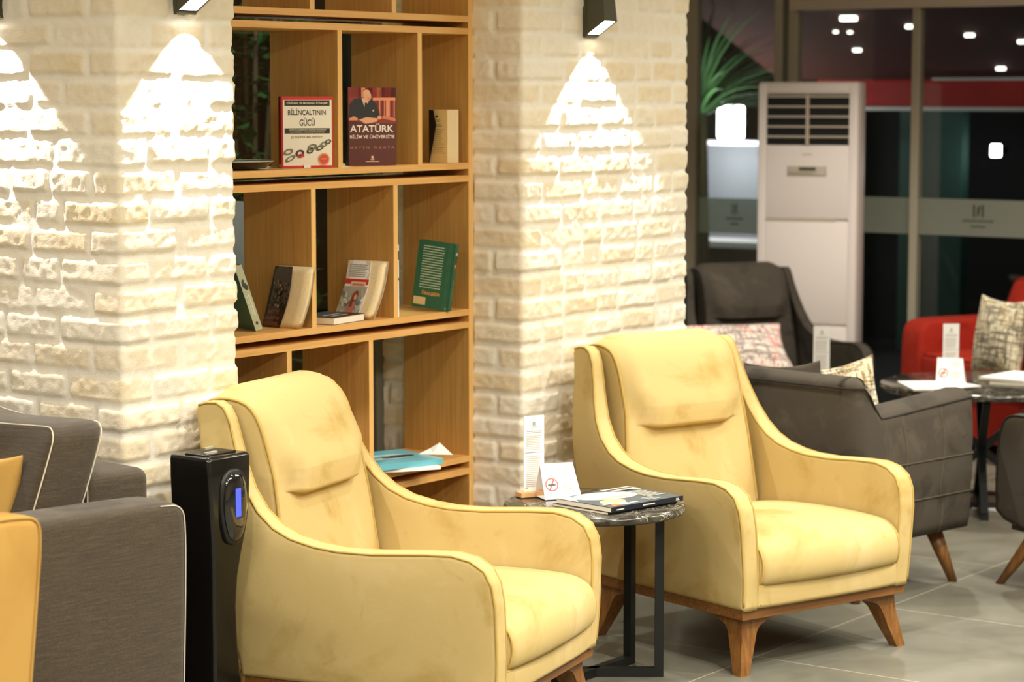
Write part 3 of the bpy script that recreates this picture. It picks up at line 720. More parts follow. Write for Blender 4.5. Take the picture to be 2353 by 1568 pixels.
def high_arm_chair():
    t = thing('armchair', 'mustard high-sided armchair cut by the bottom left corner of the photo', 'armchair', (3.34, 3.575, 0), 0)
    prof = smooth_poly([(-.07, .12), (-.05, .4), (-.012, .7), (0, .80), (-.008, .842), (-.05, .856), (-.3, .862), (-.48, .85), (-.6, .74), (-.68, .62), (-.72, .5), (-.72, .12)], 2)
    for y in (0, .56):
        slab('side_panel', prof, .10, .022, M['mustard'], t, lambda u, v, w, y=y: Vector((u, y+.05-w, v)), step=.025, g=.08, crown=.004, pipe='piping', pipe_mat=M['mustard'], pipe_range=lambda p: p[1] > .13)
    slab('back_frame', rect(.1, .56, .12, .84, .04), .11, .03, M['mustard'], t, lambda u, v, w: Vector((-.07+w, u, v)), step=.04, g=.1)
    slab('seat_cushion', rect(-.70, -.14, .105, .555, .05), .16, .04, M['mustard'], t, lambda u, v, w: Vector((u, v, .34+w)), step=.04, g=.08, crown=.02)
    MB().box(-.70, -.05, .05, .61, .12, .27).build('base', M['mustard'], t)
    for x in (-.64, -.08):
        for y in (.06, .60): MB().lathe([(.014, 0), (.024, .13)], (x, y, 0), 12).build('leg', M['walnut'], t, True)
high_arm_chair()

# ------------------------------------------------------------------ tweed sofa and red sofa
def sofa(name, label, fab, pipe, loc, rz, width, arm_h=.75, back_h=.79, depth=.86, leg_mat='black_satin', cush_h=.93, cat='sofa', ncush=1, legs_h=.06, seam=.0022):
    """faces -x; near arm at y=0, runs to +y; rear at x=0"""
    t = thing(name, label, cat, loc, rz); F, Pm = M[fab], M[pipe]
    aw = .165
    prof = smooth_poly([(-depth, legs_h), (-depth, arm_h-.08), (-depth+.03, arm_h-.015), (-depth+.09, arm_h), (-.5, arm_h), (-.06, arm_h-.002), (-.015, arm_h-.012), (0, arm_h-.05), (-.004, arm_h-.25), (-.012, .3), (-.02, legs_h)], 2)
    for y in (0, width-aw):
        slab('arm', prof, aw, .028, F, t, lambda u, v, w, y=y: Vector((u, y+aw/2-w, v)), step=.025, g=.08, crown=.006, pipe='piping', pipe_mat=Pm, pipe_r=seam, pipe_range=lambda p: p[1] > legs_h+.01 and p[0] > -.10, sides=(1, -1))
    slab('back_frame', rect(aw+.005, width-aw-.005, legs_h, back_h, .03), .19, .03, F, t, lambda u, v, w: Vector((-.075+w, u, v)), step=.04, g=.1, pipe='piping', pipe_mat=Pm, pipe_r=seam, pipe_range=lambda p: p[1] > legs_h+.02, sides=(-1,))
    MB().box(-depth+.02, -.15, aw, width-aw, legs_h, .28).build('base', F, t)
    cw = (width-2*aw)/ncush
    for k in range(ncush):
        y0 = aw+k*cw
        slab('seat_cushion', rect(-depth-.01, -.2, y0+.004, y0+cw-.004, .05), .16, .035, F, t, lambda u, v, w: Vector((u, v, .365+w)), step=.04, g=.09, crown=.02, pipe='piping', pipe_mat=Pm, pipe_r=seam)
        slab('back_cushion', rect(y0+.004, y0+cw-.004, .0, cush_h-.44, .045), .15, .03, F, t, lambda u, v, w: Vector((-.20-.13+v*.30-w+.010*math.sin(u*14+v*9), u+.006*math.sin(v*13), .445+v*.985+.004*math.sin(u*11))), step=.03, g=.05, crown=.035, rc=.18, pipe='piping', pipe_mat=Pm, pipe_r=seam)
    for x in (-depth+.06, -.08):
        for y in (.06, width-.06): MB().lathe([(.022, 0), (.028, legs_h+.005)], (x, y, 0), 12).build('leg', M[leg_mat], t, True)
    return t
sofa('sofa', 'grey-brown tweed sofa with pale stitched seams beside the left brick pillar', 'tweed', 'stitch', (4.078, 3.872, 0), math.radians(-8.5), 1.5, depth=.72, seam=.0017, back_h=.805)
a = math.radians(-27)
sofa('sofa', 'red fabric sofa at the far right beyond the round marble table', 'red', 'red_pipe', (10.62, 3.36, 0), a, 1.75, arm_h=.60, back_h=.66, cush_h=.80, depth=.86)
def cushion(name, label, mt, loc, rz, lean, w=.42, h=.42, th=.13, roll=0):
    o = pillow(name, w, h, th, M[mt]); o.location = loc; o.rotation_euler = (lean, roll, rz); o.rotation_mode = 'XYZ'; tag(o, label, 'cushion'); return o
cushion('throw_cushion', 'mustard throw cushion on the tweed sofa, mostly cut by the photo\'s left edge', 'mustard', (3.77, 4.33, .445), math.radians(88), .12, .36, .42, .12)

# ------------------------------------------------------------------ tub armchair seen from behind
def tub_chair():
    t = thing('tub_armchair', 'charcoal channel-stitched tub armchair seen from behind, right of the yellow armchair', 'armchair', (7.01, 3.62, 0), math.radians(-10))
    Wd, Dp, th, rc = .80, .63, .13, .07     # local: x away from its back, y across
    path = []
    def seg(a, b, n): 
        for k in range(n): path.append((Vector(a).lerp(Vector(b), k/n)))
    seg((Dp, 0), (rc, 0), 26)
    for k in range(9): q = PI*1.5-PI/2*k/8; path.append(Vector((rc+rc*math.cos(q), rc+rc*math.sin(q))))
    seg((0, rc), (0, Wd-rc), 22)
    for k in range(9): q = PI-PI/2*k/8; path.append(Vector((rc+rc*math.cos(q), Wd-rc+rc*math.sin(q))))
    seg((rc, Wd), (Dp, Wd), 26); path.append(Vector((Dp, Wd)))
    n = len(path); S = [0]
    for i in range(1, n): S.append(S[-1]+(path[i]-path[i-1]).length)
    tot = S[-1]; rings = []; seamtop = []; lev = {.2: [], .33: [], .46: []}
    for i, p in enumerate(path):
        tg = (path[min(n-1, i+1)]-path[max(0, i-1)]).normalized(); nn = Vector((-tg.y, tg.x)); s = min(S[i], tot-S[i])
        nn = -nn if (Vector((Dp/2, Wd/2))-p).dot(nn) < 0 else nn   # inward
        q = min(1, max(0, (s-(Dp-.09))/.05)); q = q*q*(3-2*q)
        fr = min(1, max(0, s/.5)); arm = .687-.03*fr; top = arm*(1-q)+.765*q
        endr = min(1, s/.035); endr = math.sqrt(max(0, 1-(1-endr)**2)); top -= .03*(1-endr); tt = th*(.72+.28*endr); pin = (th-tt)/2
        lean = .03*q
        ring = []
        def at(d, z): return Vector((*(p+nn*(d+pin)), z))
        def lx(v, z): return v+Vector((-lean*(z-.2)/.5, 0, 0))
        def ch(z):
            c = abs(((s*1.0) % .2)/.2-.5)*2
            zz = abs((((z-.2)*1.0) % .14)/.14-.5)*2
            return .004*(c**6) + .005*(zz**8)*(1 if z < top-.08 else 0)
        for k in range(14):
            z = .20+(top-.035-.20)*k/13; bul = -.012*math.sin(PI*(z-.2)/.5); ring.append(lx(at(bul+(ch(z) if q < .5 else .002), z), z))
        for k in range(1, 8):
            q2 = PI*k/8; ring.append(lx(at(tt/2-math.cos(q2)*tt/2, top-.035+math.sin(q2)*.035), top))
        for k in range(7): z = top-.035-(top-.035-.25)*k/6; ring.append(lx(at(tt, z), z))
        ring.append(at(tt, .2)); rings.append(ring)
        seamtop.append(lx(at(-.003, top-.032), top))
        for L in lev: lev[L].append(at(-.012*math.sin(PI*(L-.2)/.5)-.001, L))
    m = MB(); m.loft(rings); o = m.build('shell', M['charcoal'], t, True)
    MB().tube(seamtop, .004).build('top_seam', M['charcoal_pipe'], o, True)
    arm = [i for i in range(n) if S[i] < Dp]
    for L in (.33, .46):
        MB().tube([lev[L][i] for i in arm], .0022, 5).build('stitching', M['seam'], o, True)
    for s0 in (.20, .41):
        i = min(range(n), key=lambda j: abs(S[j]-s0)); pts = [Vector(rings[i][k])+Vector((.010*math.sin(k*.9), -.001, 0)) for k in range(0, 14)]
        MB().tube(pts, .0022, 5).build('stitching', M['seam'], o, True)
    slab('seat_cushion', rect(th, Dp+.01, th+.005, Wd-th-.005, .05), .18, .04, M['charcoal'], t, lambda u, v, w: Vector((u, v, .34+w)), step=.04, g=.08, crown=.02)
    MB().box(.06, Dp-.03, .04, Wd-.04, .19, .27).build('base', M['charcoal'], t)
    for x, y, sx, sy in ((.10, .10, -.05, -.04), (.10, Wd-.10, -.05, .04), (Dp-.10, .10, .06, -.05), (Dp-.10, Wd-.10, .06, .05)):
        MB().loft([[(x+sx+.016*math.cos(q), y+sy+.016*math.sin(q), 0) for q in (2*PI*k/12 for k in range(12))], [(x+.033*math.cos(q), y+.033*math.sin(q), .195) for q in (2*PI*k/12 for k in range(12))]]).build('leg', M['walnut'], t, True)
    return t
tub_chair()
# grey armchair cut by the right edge
def edge_chair():
    t = thing('armchair', 'dark grey armchair with splayed wooden leg cut off by the photo\'s right edge', 'armchair', (7.66, 3.44, 0), math.radians(-115))
    prof = smooth_poly([(0, .2), (-.012, .35), (-.004, .50), (.015, .565), (.05, .60), (.12, .607), (.6, .60), (.66, .57), (.68, .5), (.68, .2)], 2)
    for x in (0, .64):
        slab('side_panel', prof, .09, .025, M['charcoal'], t, lambda u, v, w, x=x: Vector((u, x+.045+w, v)), step=.025, g=.08, pipe='piping', pipe_mat=M['charcoal_pipe'], pipe_range=lambda p: p[1] > .21)
    slab('back_frame', rect(.09, .64, .2, .75, .05), .12, .03, M['charcoal'], t, lambda u, v, w: Vector((.62+w+(v-.2)*.15, u, v)), step=.04, g=.1)
    slab('seat_cushion', rect(.02, .57, .1, .63, .05), .16, .04, M['charcoal'], t, lambda u, v, w: Vector((u, v, .34+w)), step=.04, g=.08, crown=.02)
    MB().box(.03, .64, .05, .68, .19, .27).build('base', M['charcoal'], t)
    for x, y, sx, sy in ((.12, .10, -.10, -.09), (.12, .63, -.09, .08), (.56, .10, .09, -.08), (.56, .63, .09, .08)):
        MB().loft([[(x+sx+.016*math.cos(q), y+sy+.016*math.sin(q), 0) for q in (2*PI*k/12 for k in range(12))], [(x+.036*math.cos(q), y+.036*math.sin(q), .195) for q in (2*PI*k/12 for k in range(12))]]).build('leg', M['walnut'], t, True)
edge_chair()

# ------------------------------------------------------------------ tables
def marble_top(r, th, z, parent):
    MB().lathe([(0, z-th), (r-.008, z-th), (r-.002, z-th+.004), (r, z-th/2), (r-.002, z-.004), (r-.008, z), (0, z)], seg=72).build('marble_top', M['marble'], parent, True)
def side_table(label, loc, ang, r=.267, H=.515):
    t = thing('side_table', label, 'table', loc, ang); marble_top(r, .024, H, t); R_ = .19; w = .026
    for a0 in (0, PI-math.radians(55)):
        for a in (a0, a0+PI):
            e = Vector((R_*math.cos(a), R_*math.sin(a), 0)); MB().bar(e, e+Vector((0, 0, H-.024)), w, w, (math.cos(a), math.sin(a), 0)).build('leg', M['black_metal'], t)
        e = Vector(((R_-w/2)*math.cos(a0), (R_-w/2)*math.sin(a0), 0)); z = Vector((0, 0, 1))
        MB().bar(-e+z*(w/2), e+z*(w/2), w).build('foot_bar', M['black_metal'], t); MB().bar(-e+z*(H-.024-w/2), e+z*(H-.024-w/2), w).build('top_bar', M['black_metal'], t)
    return t
TB = (5.727, 3.825); ZT = .515
side_table('round dark marble side table on black square-tube frame between the two yellow armchairs', (*TB, 0), 0)
T3 = (8.52, 4.80)
side_table('round side table hidden behind the charcoal tub armchair', (*T3, 0), .5, .27, .5)
t = thing('coffee_table', 'large round dark marble table on crossed black legs before the red sofa', 'table', (9.03, 4.12, 0)); marble_top(.42, .028, .52, t); T2Z = .52
for k in range(2):
    a = math.radians(-62+90*k); e = Vector((.27*math.cos(a), .27*math.sin(a), 0)); z = Vector((0, 0, 1))
    for s in (1, -1): MB().bar(-e*s+z*.016, e*s+z*.48, .03).build('leg', M['black_metal'], t)
    MB().bar(-e*1.1+z*.012, e*1.1+z*.012, .03, .024).build('foot_bar', M['black_metal'], t)

# ------------------------------------------------------------------ things on the tables
def menu_stand(label, loc, rz, h=.262):
    t = thing('menu_stand', label, 'menu holder', loc, rz)
    box('base', -.052, .052, -.02, .02, 0, .016, M['blondewood'], t, .002)
    box('acrylic_sleeve', -.036, .036, -.0035, .0035, .004, h, M['acrylic'], t)
    p = box('menu_card', -.034, .034, -.001, .001, .012, h-.022, M['paper'], t); q = Ink()
    q.rect(-.004, -.0015, h-.052, h-.040, (120, 116, 106)); q.rect(.0015, .004, h-.052, h-.040, (120, 116, 106), True); q.lines(-.010, .010, h-.058, h-.054, 1, (140, 134, 124), .6)
    q.lines(-.024, .026, h-.075, h-.066, 2, (140, 134, 124), .4, 2); q.lines(-.026, .024, h-.125, h-.08, 9, (186, 180, 168), .4, 3, .1); q.rect(-.030, .026, h-.132, h-.1305, (90, 84, 74)); q.rect(.028, .031, h-.132, h-.1305, (90, 84, 74), True)
    q.lines(-.026, .024, h-.235, h-.14, 16, (190, 184, 172), .4, 4, .1); q.rect(-.030, -.020, h-.2385, h-.237, (110, 90, 60))
    q.build('printing', p, (0, -.001, 0), (1, 0, 0), (0, 0, 1), off=.0001)
    return t
def tent_card(label, loc, rz, w=.115, h=.10, d=.046, logo=True):
    t = thing('tent_card', label, 'sign', loc, rz); lean = .012
    th = .0012
    def face(s, nm):
        m = MB(); a = [(-w/2, s*d, 0), (w/2, s*d, 0), (w/2-lean, 0, h), (-w/2-lean*0, 0, h)]
        m.loft([a, [(x, y-s*th, z) for x, y, z in a]]); return m.build(nm, M['paper'], t)
    f = face(-1, 'front_leaf'); face(1, 'rear_leaf'); box('bottom_fold', -w/2, w/2, -d, d, 0, .001, M['paper'], t)
    q = Ink(); H = math.hypot(h, d)
    q.ring(-.030, .045, .0165, .004, (214, 84, 58), 28); q.poly([(-.041, .030), (-.037, .027), (-.019, .060), (-.023, .063)], (214, 84, 58)); q.rect(-.042, -.020, .042, .0465, (30, 28, 24)); q.rect(-.0195, -.016, .042, .0465, (120, 116, 110), True)
    q.lines(.000, .045, .074, .094, 4, (178, 170, 158), .35, 5, .4); q.lines(.0, .050, .02, .055, 5, (178, 170, 158), .35, 6, .3)
    v = Vector((0, d, h)).normalized(); q.build('printing', f, (0, -d-.0002, 0), (1, 0, 0), v, off=.0002, label='red no smoking sign and small print')
    return t
vr = az-PI/2
menu_stand('clear upright menu holder on the side table by the brick pillar', (5.716, 4.034, ZT), vr+math.radians(28))
tent_card('white folded no smoking card standing on the side table', (5.742, 3.965, ZT+.002), vr+math.radians(20))
menu_stand('upright menu holder behind the tub armchair, seen before the charcoal armchair', (8.70, 4.69, .5), vr+math.radians(5), .27)
menu_stand('upright menu holder on the far round table before the red sofa', (9.10, 4.30, T2Z), vr+math.radians(5), .25)
tent_card('white folded no smoking card on the far round table', (8.96, 4.23, T2Z+.002), vr+math.radians(-15))
def magazine(name, label, cx, cy, z, rz, w, h, th, cover, spine=None, cat='magazine', group=None):
    """spine along local x at y=-h/2"""
    t = thing(name, label, cat, (cx, cy, z), rz, group)
    MB().box(-w/2+.001, w/2-.001, -h/2+.002, h/2-.002, .0006, th-.0006).build('pages', M['pages_white'], t)
    m = MB(); m.box(-w/2, w/2, -h/2, h/2, th-.0007, th); m.box(-w/2, w/2, -h/2, h/2, 0, .0007); m.box(-w/2, w/2, -h/2-.0006, -h/2, 0, th); m.build('cover', cover, t); return t
# top magazine: spine from (5.553,3.662) to (5.92,3.606)
sp0, sp1 = Vector((5.575, 3.668)), Vector((5.875, 3.612)); ang = math.atan2((sp1-sp0).y, (sp1-sp0).x)
ux = Vector((math.cos(ang), math.sin(ang))); uy = Vector((-ux.y, ux.x)); c = (sp0+sp1)/2+uy*.112
magazine('magazine', 'grey-edged magazine lying under the glossy fashion magazine on the side table', c.x-.006, c.y+.012, ZT, ang+.03, .296, .215, .007, M['black_satin'])
t = magazine('magazine', 'glossy magazine with black spine on top of the side table pile', c.x, c.y, ZT+.0072, ang, .30, .222, .014, M['navy'])
q = Ink(); q.rect(-.149, .149, -.110, .110, (70, 84, 92)); q.poly([(-.10, .11), (-.149, .11), (-.149, .02), (-.12, .06)], (214, 208, 214)); q.disc(-.02, .04, .105, (246, 236, 222), .058, a=-.25); q.disc(-.075, -.045, .048, (230, 184, 140), .034, a=.2); q.disc(-.01, .005, .06, (232, 190, 150), .012, a=-.1)
q.poly([(-.13, -.10), (-.09, -.10), (-.085, -.08), (-.12, -.078)], (222, 120, 50)); q.rect(-.09, -.055, -.10, -.07, (250, 246, 238)); q.rect(-.05, -.02, -.095, -.085, (240, 236, 228)); q.rect(-.14, -.10, -.072, -.064, (240, 236, 228))
q.poly([(.03, .11), (.149, .11), (.149, .055), (.05, .075)], (246, 240, 226)); q.lines(.04, .146, .08, .105, 1, (40, 34, 22), .75, 8); q.lines(.055, .12, .058, .076, 1, (44, 38, 24), .7, 9); q.lines(.06, .145, -.06, .04, 7, (208, 206, 190), .45, 10, .4); q.lines(.02, .08, -.10, -.06, 3, (196, 198, 190), .45, 12, .4)
q.build('cover_print', t, (0, 0, .014), (1, 0, 0), (0, 1, 0), off=.00015)
q = Ink(); q.text('XL', .118, .134, .0035, .0105, (240, 238, 230)); q.lines(-.02, .03, .004, .009, 1, (226, 224, 214), .7, 3); q.lines(-.13, -.098, .0035, .008, 1, (226, 224, 214), .7, 4); q.build('spine_print', t, (0, -.1116-.0003, 0), (1, 0, 0), (0, 0, 1), off=.0001)
# far table reading matter
magazine('magazine', 'dark magazine at the bottom of the pile on the far round table', 9.16, 4.00, T2Z, .15, .28, .21, .012, M['navy'])
magazine('magazine', 'white magazine on top of the dark one on the far round table', 9.18, 4.03, T2Z+.0125, -.1, .29, .21, .010, M['paper'])
magazine('magazine', 'white magazine lying at the left rim of the far round table', 8.80, 4.25, T2Z, .7, .27, .20, .006, M['paper'])
magazine('magazine', 'white magazine slightly overhanging a second one on the far table\'s left', 8.84, 4.17, T2Z+.0065, 1.1, .2, .14, .004, M['paper'])
# cushions in the far seats
cushion('throw_cushion', 'cream and brown woven-check cushion sitting in the tub armchair', 'plaid', (7.53, 3.93, .43), math.radians(-58), -.22, .29, .33, .11, -.22)
cushion('throw_cushion', 'dark grey cushion leaning inside the back of the tub armchair', 'charcoal', (7.28, 4.02, .43), math.radians(80), -.12, .34, .35, .10, .10)
cushion('throw_cushion', 'white and red woven-check cushion on the charcoal armchair by the pillar', 'plaid_red', (9.30, 5.42, .40), math.radians(-38), -.85, .60, .36, .16)
cushion('throw_cushion', 'cream and brown woven-check cushion leaning on the red sofa', 'plaid', (9.98, 4.50, .43), math.radians(-122), -.15, .38, .36, .13)
cushion('throw_cushion', 'plain red cushion beside the checked one on the red sofa', 'red', (10.02, 4.24, .43), math.radians(-114), -.25, .44, .38, .15)

# ------------------------------------------------------------------ black dispenser
def dispenser():
    t = thing('soap_dispenser', 'glossy black floor-standing dispenser with blue lit window, left of the pale yellow armchair', 'dispenser', (4.337, 4.050, 0))
    Wd, Dp = .158, .138      # local: x to the right, y into the room's depth, front at y=0
    prof = [(0, .150, -.004), (.03, .148, -.003), (.08, .136, .004), (.15, .118, .011), (.22, .104, .016), (.30, .094, .020), (.40, .090, .022), (.48, .097, .018), (.54, .112, .011), (.60, .132, .004), (.67, .150, .0), (.74, .158, .0), (.785, .158, .0), (.793, .154, .002), (.796, .146, .006)]
    rings = []
    for z, w, ins in prof:
        c = Wd/2+.004*0; r = .012; x0, x1, y0, y1 = c-w/2, c+w/2, ins, Dp-.0; rings.append([(p.x, p.y, z) for p in rect(x0, x1, y0, y1, r, 4)])
    o = MB().loft(rings).build('body', M['black_gloss'], t, True)
    MB().box(.02, .135, .03, .10, .794, .800, .002).build('lid', M['black_satin'], t, True); MB().box(.03, .07, .034, .044, .8, .805).build('hinge', M['alu'], t); MB().box(.09, .12, .094, .10, .8, .805).build('hinge', M['alu'], t)
    def oval(y, sx, sz, cz=.664, n=40):
        return [(Wd*.56+sx*math.copysign(abs(math.cos(q))**.7, math.cos(q))*(1-.22*max(0, -math.sin(q))), y, cz+sz*math.copysign(abs(math.sin(q))**.85, math.sin(q))) for q in (2*PI*k/n for k in range(n))]
    MB().loft([oval(.016, .052, .098), oval(-.003, .052, .098), oval(-.007, .048, .092)]).build('window_bezel', M['black_satin'], t, True)
    MB().loft([oval(-.004, .046, .090), oval(-.011, .041, .083), oval(-.016, .028, .062)]).build('window', M['dark_glass'], t, True)
    box('display', Wd*.56-.008, Wd*.56+.008, -.0195, -.0158, .640, .712, M['blue_display'], t, label='glowing blue bar')
dispenser()

# ------------------------------------------------------------------ air conditioner
def aircon():
    t = thing('air_conditioner', 'tall white floor-standing air conditioner before the glass wall', 'air conditioner', (10.61, 5.813, 0), math.radians(-72))
    w, H, d = .505, 1.757, .22    # local: x along the front (to the right), y backward
    MB().box(-w/2, w/2, 0, d, 0, H, .012).build('body', M['acwhite'], t, True)
    fw = w-.09
    # grille recess
    z0, z1 = 1.445, 1.695
    MB().box(-fw/2, fw/2, -.012, 0, 1.70, H-.012, .003).box(-w/2+.003, -fw/2, -.012, 0, .03, H-.012, .003).box(fw/2, w/2-.003, -.012, 0, .03, H-.012, .003).build('front_frame', M['acwhite'], t, True)
    MB().box(-fw/2, fw/2, -.004, .001, z0, z1).build('outlet', M['acdark'], t)
    for k in range(5):
        z = z0+.012+k*(z1-z0-.02)/4.6+.028
        MB().box(-fw/2, fw/2, -.018, -.004, z-.005, z+.005, .001).build('louvre', M['acgrey'], t)
    MB().box(-.008, .008, -.02, -.004, z0, z1).build('divider', M['acgrey'], t)
    MB().box(-fw/2, fw/2, -.014, 0, 1.075, 1.438, .004).build('upper_panel', M['acwhite'], t, True)
    MB().box(-fw/2, fw/2, -.014, 0, .545, 1.062, .004).build('intake_panel', M['acwhite'], t, True)
    MB().box(-fw/2, fw/2, -.014, 0, .06, .535, .004).build('lower_panel', M['acwhite'], t, True)
    MB().box(-fw/2, fw/2-.06, -.0145, -.004, 1.062, 1.075).build('handle_slot', M['acgrey'], t)
    p = MB().box(-.10, .10, -.018, -.012, 1.29, 1.34, .002).build('control_panel', M['acgrey'], t, True)
    q = Ink(); q.rect(-.04, .045, 1.316, 1.333, (84, 86, 68)); q.lines(-.09, .03, 1.298, 1.308, 1, (150, 142, 126), .5); q.rect(.05, .09, 1.296, 1.334, (208, 200, 186)); q.build('controls', p, (0, -.018, 0), (1, 0, 0), (0, 0, 1), off=.0004)
    q = Ink(); q.lines(-.025, .025, 1.392, 1.402, 1, (206, 190, 176), .7); q.build('nameplate', t, (0, -.014, 0), (1, 0, 0), (0, 0, 1), off=.0004)
aircon()
struct(box('floor_glint', 9.0, 9.045, 1.0, 5.4, 0, .004, M['white_trim'])); struct(box('floor_shade', 9.35, 9.42, 1.0, 4.9, 0, .006, M['black_metal']))  # pale and dark strips stand in for reflection and shadow on the floor

# ------------------------------------------------------------------ books
def book(label, corner, yaw, w, h, th, cover, spine, pages='pages', lean=0, hard=False, group=None):
    """local x along the visible cover, y away from the viewer, z up; spine on the x=0 side"""
    t = thing('book', label, 'book', corner, yaw, group); t.rotation_euler = (0, lean, yaw)
    i = .003 if hard else 0
    MB().box(.003, w-.001-i, .0012, th-.0012, i, h-i).build('pages', M[pages], t)
    MB().box(0, w, 0, .0012, 0, h).box(0, w, th-.0012, th, 0, h).build('cover', M[cover], t); MB().box(-.0008, .003, 0, th, 0, h).build('spine', M[spine], t)
    return t
va = lambda th: vr+math.radians(th)
# 1 red and white paperback
yaw = va(22); w, h = .158, .208
u = Vector((math.cos(yaw), math.sin(yaw))); B = Vector((5.412, 4.541)); A = B-u*w
t = book('red-bordered white paperback with a broken chain on its cover', (A.x, A.y, 1.4835), yaw, w, h, .024, 'red_cover', 'spine_red')
q = Ink(); X = lambda p: .006+p*(w-.012); Y = lambda p: .006+p*(h-.014)
q.rect(.006, w-.004, .007, h-.010, (240, 232, 212)); q.rect(X(.03), X(.97), Y(.90), Y(.985), (40, 38, 26)); q.text('ZİHİNSEL VE BEDENSEL İYİLEŞME', X(.07), X(.93), Y(.92), Y(.965), (232, 220, 190))
q.text('BİLİNÇALTININ', X(.10), X(.89), Y(.745), Y(.865), (32, 40, 24)); q.text('GÜCÜ', X(.34), X(.66), Y(.60), Y(.72), (32, 40, 24))
q.rect(X(.03), X(.97), Y(.485), Y(.565), (44, 44, 32)); q.text('DÜŞÜNCELERİNİZİ DEĞİŞTİRİRSENİZ', X(.12), X(.90), Y(.53), Y(.556), (226, 214, 184)); q.text('KADERİNİZİ DE DEĞİŞTİRİRSİNİZ', X(.14), X(.86), Y(.495), Y(.52), (226, 214, 184))
q.text('JOSEPH MURPHY', X(.16), X(.83), Y(.405), Y(.45), (168, 152, 108))
for cx, cy, l, b, a_, cl in ((.10, .21, .14, .045, .35, (128, 124, 96)), (.14, .11, .16, .035, .5, (120, 116, 90)), (.34, .19, .12, .05, .25, (76, 30, 20)), (.36, .15, .10, .03, .2, (196, 44, 26)), (.56, .23, .11, .04, .5, (60, 56, 40)), (.60, .28, .13, .045, .35, (112, 110, 84)), (.76, .27, .12, .035, .45, (70, 68, 48)), (.84, .32, .11, .04, .5, (120, 118, 92)), (.93, .36, .09, .035, .4, (80, 78, 58))):
    q.ring(X(cx), Y(cy), 1, -.5, cl, 18, l*w*.72, b*h*.95, a_)
q.disc(X(.84), Y(.10), .0135, (214, 80, 44)); q.ring(X(.84), Y(.10), .0145, .003, (236, 150, 80), 20); q.lines(X(.78), X(.90), Y(.09), Y(.115), 1, (246, 190, 150), .5)
q.rect(X(.42), X(.56), -.0, .012, (244, 238, 226)); q.build('cover_print', t, (0, 0, 0), (1, 0, 0), (0, 0, 1), off=.00012, label='white cover with black title, chain links and orange seal')
q = Ink(); q.text('BİLİNÇALTININ GÜCÜ', .004, .018, .10, .195, (92, 16, 10), rot=1); q.text('JOSEPH MURPHY', .006, .016, .025, .085, (190, 80, 50), rot=1); q.rect(.004, .022, .002, .012, (226, 206, 180)); q.build('spine_print', t, (-.0008, .024, 0), (0, -1, 0), (0, 0, 1), off=.00012)
# 2 portrait book
yaw = va(20); w, h = .152, .236; u = Vector((math.cos(yaw), math.sin(yaw))); B = Vector((5.709, 4.541)); A = B-u*w
t = book('dark maroon book showing a seated man in a dark suit reading', (A.x, A.y, 1.4835), yaw, w, h, .03, 'maroon', 'dark_spine', hard=True)
q = Ink(); X = lambda p: p*w; Y = lambda p: p*h
q.rect(X(.01), X(.99), Y(.52), Y(.995), (150, 52, 36))
for k, cl in enumerate(((172, 60, 44), (232, 130, 90), (150, 46, 34), (206, 96, 66), (120, 38, 30), (190, 70, 50), (226, 120, 84), (110, 40, 30), (200, 90, 60), (60, 60, 36))):
    q.rect(X(.02+k*.097), X(.02+(k+1)*.097), Y(.87), Y(.99), cl, True)
q.rect(X(.28), X(.36), Y(.74), Y(.99), (238, 150, 112)); q.rect(X(.52), X(.985), Y(.83), Y(.865), (240, 150, 110))
for k in range(8): q.rect(X(.60+k*.05), X(.62+k*.05), Y(.62), Y(.83), (232, 140, 102) if k % 2 else (84, 40, 28), k > 0)
q.rect(X(.79), X(.85), Y(.62), Y(.85), (240, 150, 112))
q.poly([(X(.02), Y(.60)), (X(.03), Y(.78)), (X(.14), Y(.85)), (X(.28), Y(.87)), (X(.44), Y(.86)), (X(.58), Y(.80)), (X(.66), Y(.66)), (X(.66), Y(.60)), (X(.30), Y(.58))], (38, 38, 36))
q.poly([(X(.28), Y(.86)), (X(.34), Y(.75)), (X(.42), Y(.80)), (X(.44), Y(.86))], (236, 190, 160)); q.poly([(X(.35), Y(.80)), (X(.40), Y(.80)), (X(.385), Y(.75)), (X(.345), Y(.75))], (30, 30, 30))
q.disc(X(.40), Y(.89), .0125, (238, 172, 134), .0165, a=.2); q.disc(X(.385), Y(.945), .0115, (150, 90, 60), .006, a=-.2); q.disc(X(.385), Y(.932), .011, (240, 180, 144), .008); q.disc(X(.43), Y(.853), .005, (226, 150, 116), .004); q.poly([(X(.50), Y(.70)), (X(.54), Y(.72)), (X(.53), Y(.68))], (234, 190, 150))
q.poly([(X(.02), Y(.60)), (X(.12), Y(.63)), (X(.20), Y(.605)), (X(.20), Y(.575)), (X(.03), Y(.575))], (232, 150, 112)); q.poly([(X(.22), Y(.585)), (X(.38), Y(.615)), (X(.62), Y(.60)), (X(.60), Y(.56)), (X(.36), Y(.53))], (238, 172, 130)); q.disc(X(.65), Y(.61), .007, (234, 160, 122), .006)
q.poly([(X(.72), Y(.64)), (X(.985), Y(.60)), (X(.985), Y(.56)), (X(.70), Y(.60))], (214, 128, 94)); q.rect(X(.01), X(.99), Y(.0), Y(.535), (94, 40, 30)); q.poly([(X(.01), Y(.535)), (X(.35), Y(.535)), (X(.18), Y(.56)), (X(.01), Y(.565))], (80, 34, 26))
q.text('ATATÜRK', X(.04), X(.94), Y(.425), Y(.535), (248, 240, 226)); q.text('BİLİM VE ÜNİVERSİTE', X(.04), X(.96), Y(.345), Y(.40), (244, 232, 214)); q.text('M E T İ N   Ö Z A T A', X(.04), X(.96), Y(.215), Y(.25), (170, 124, 96))
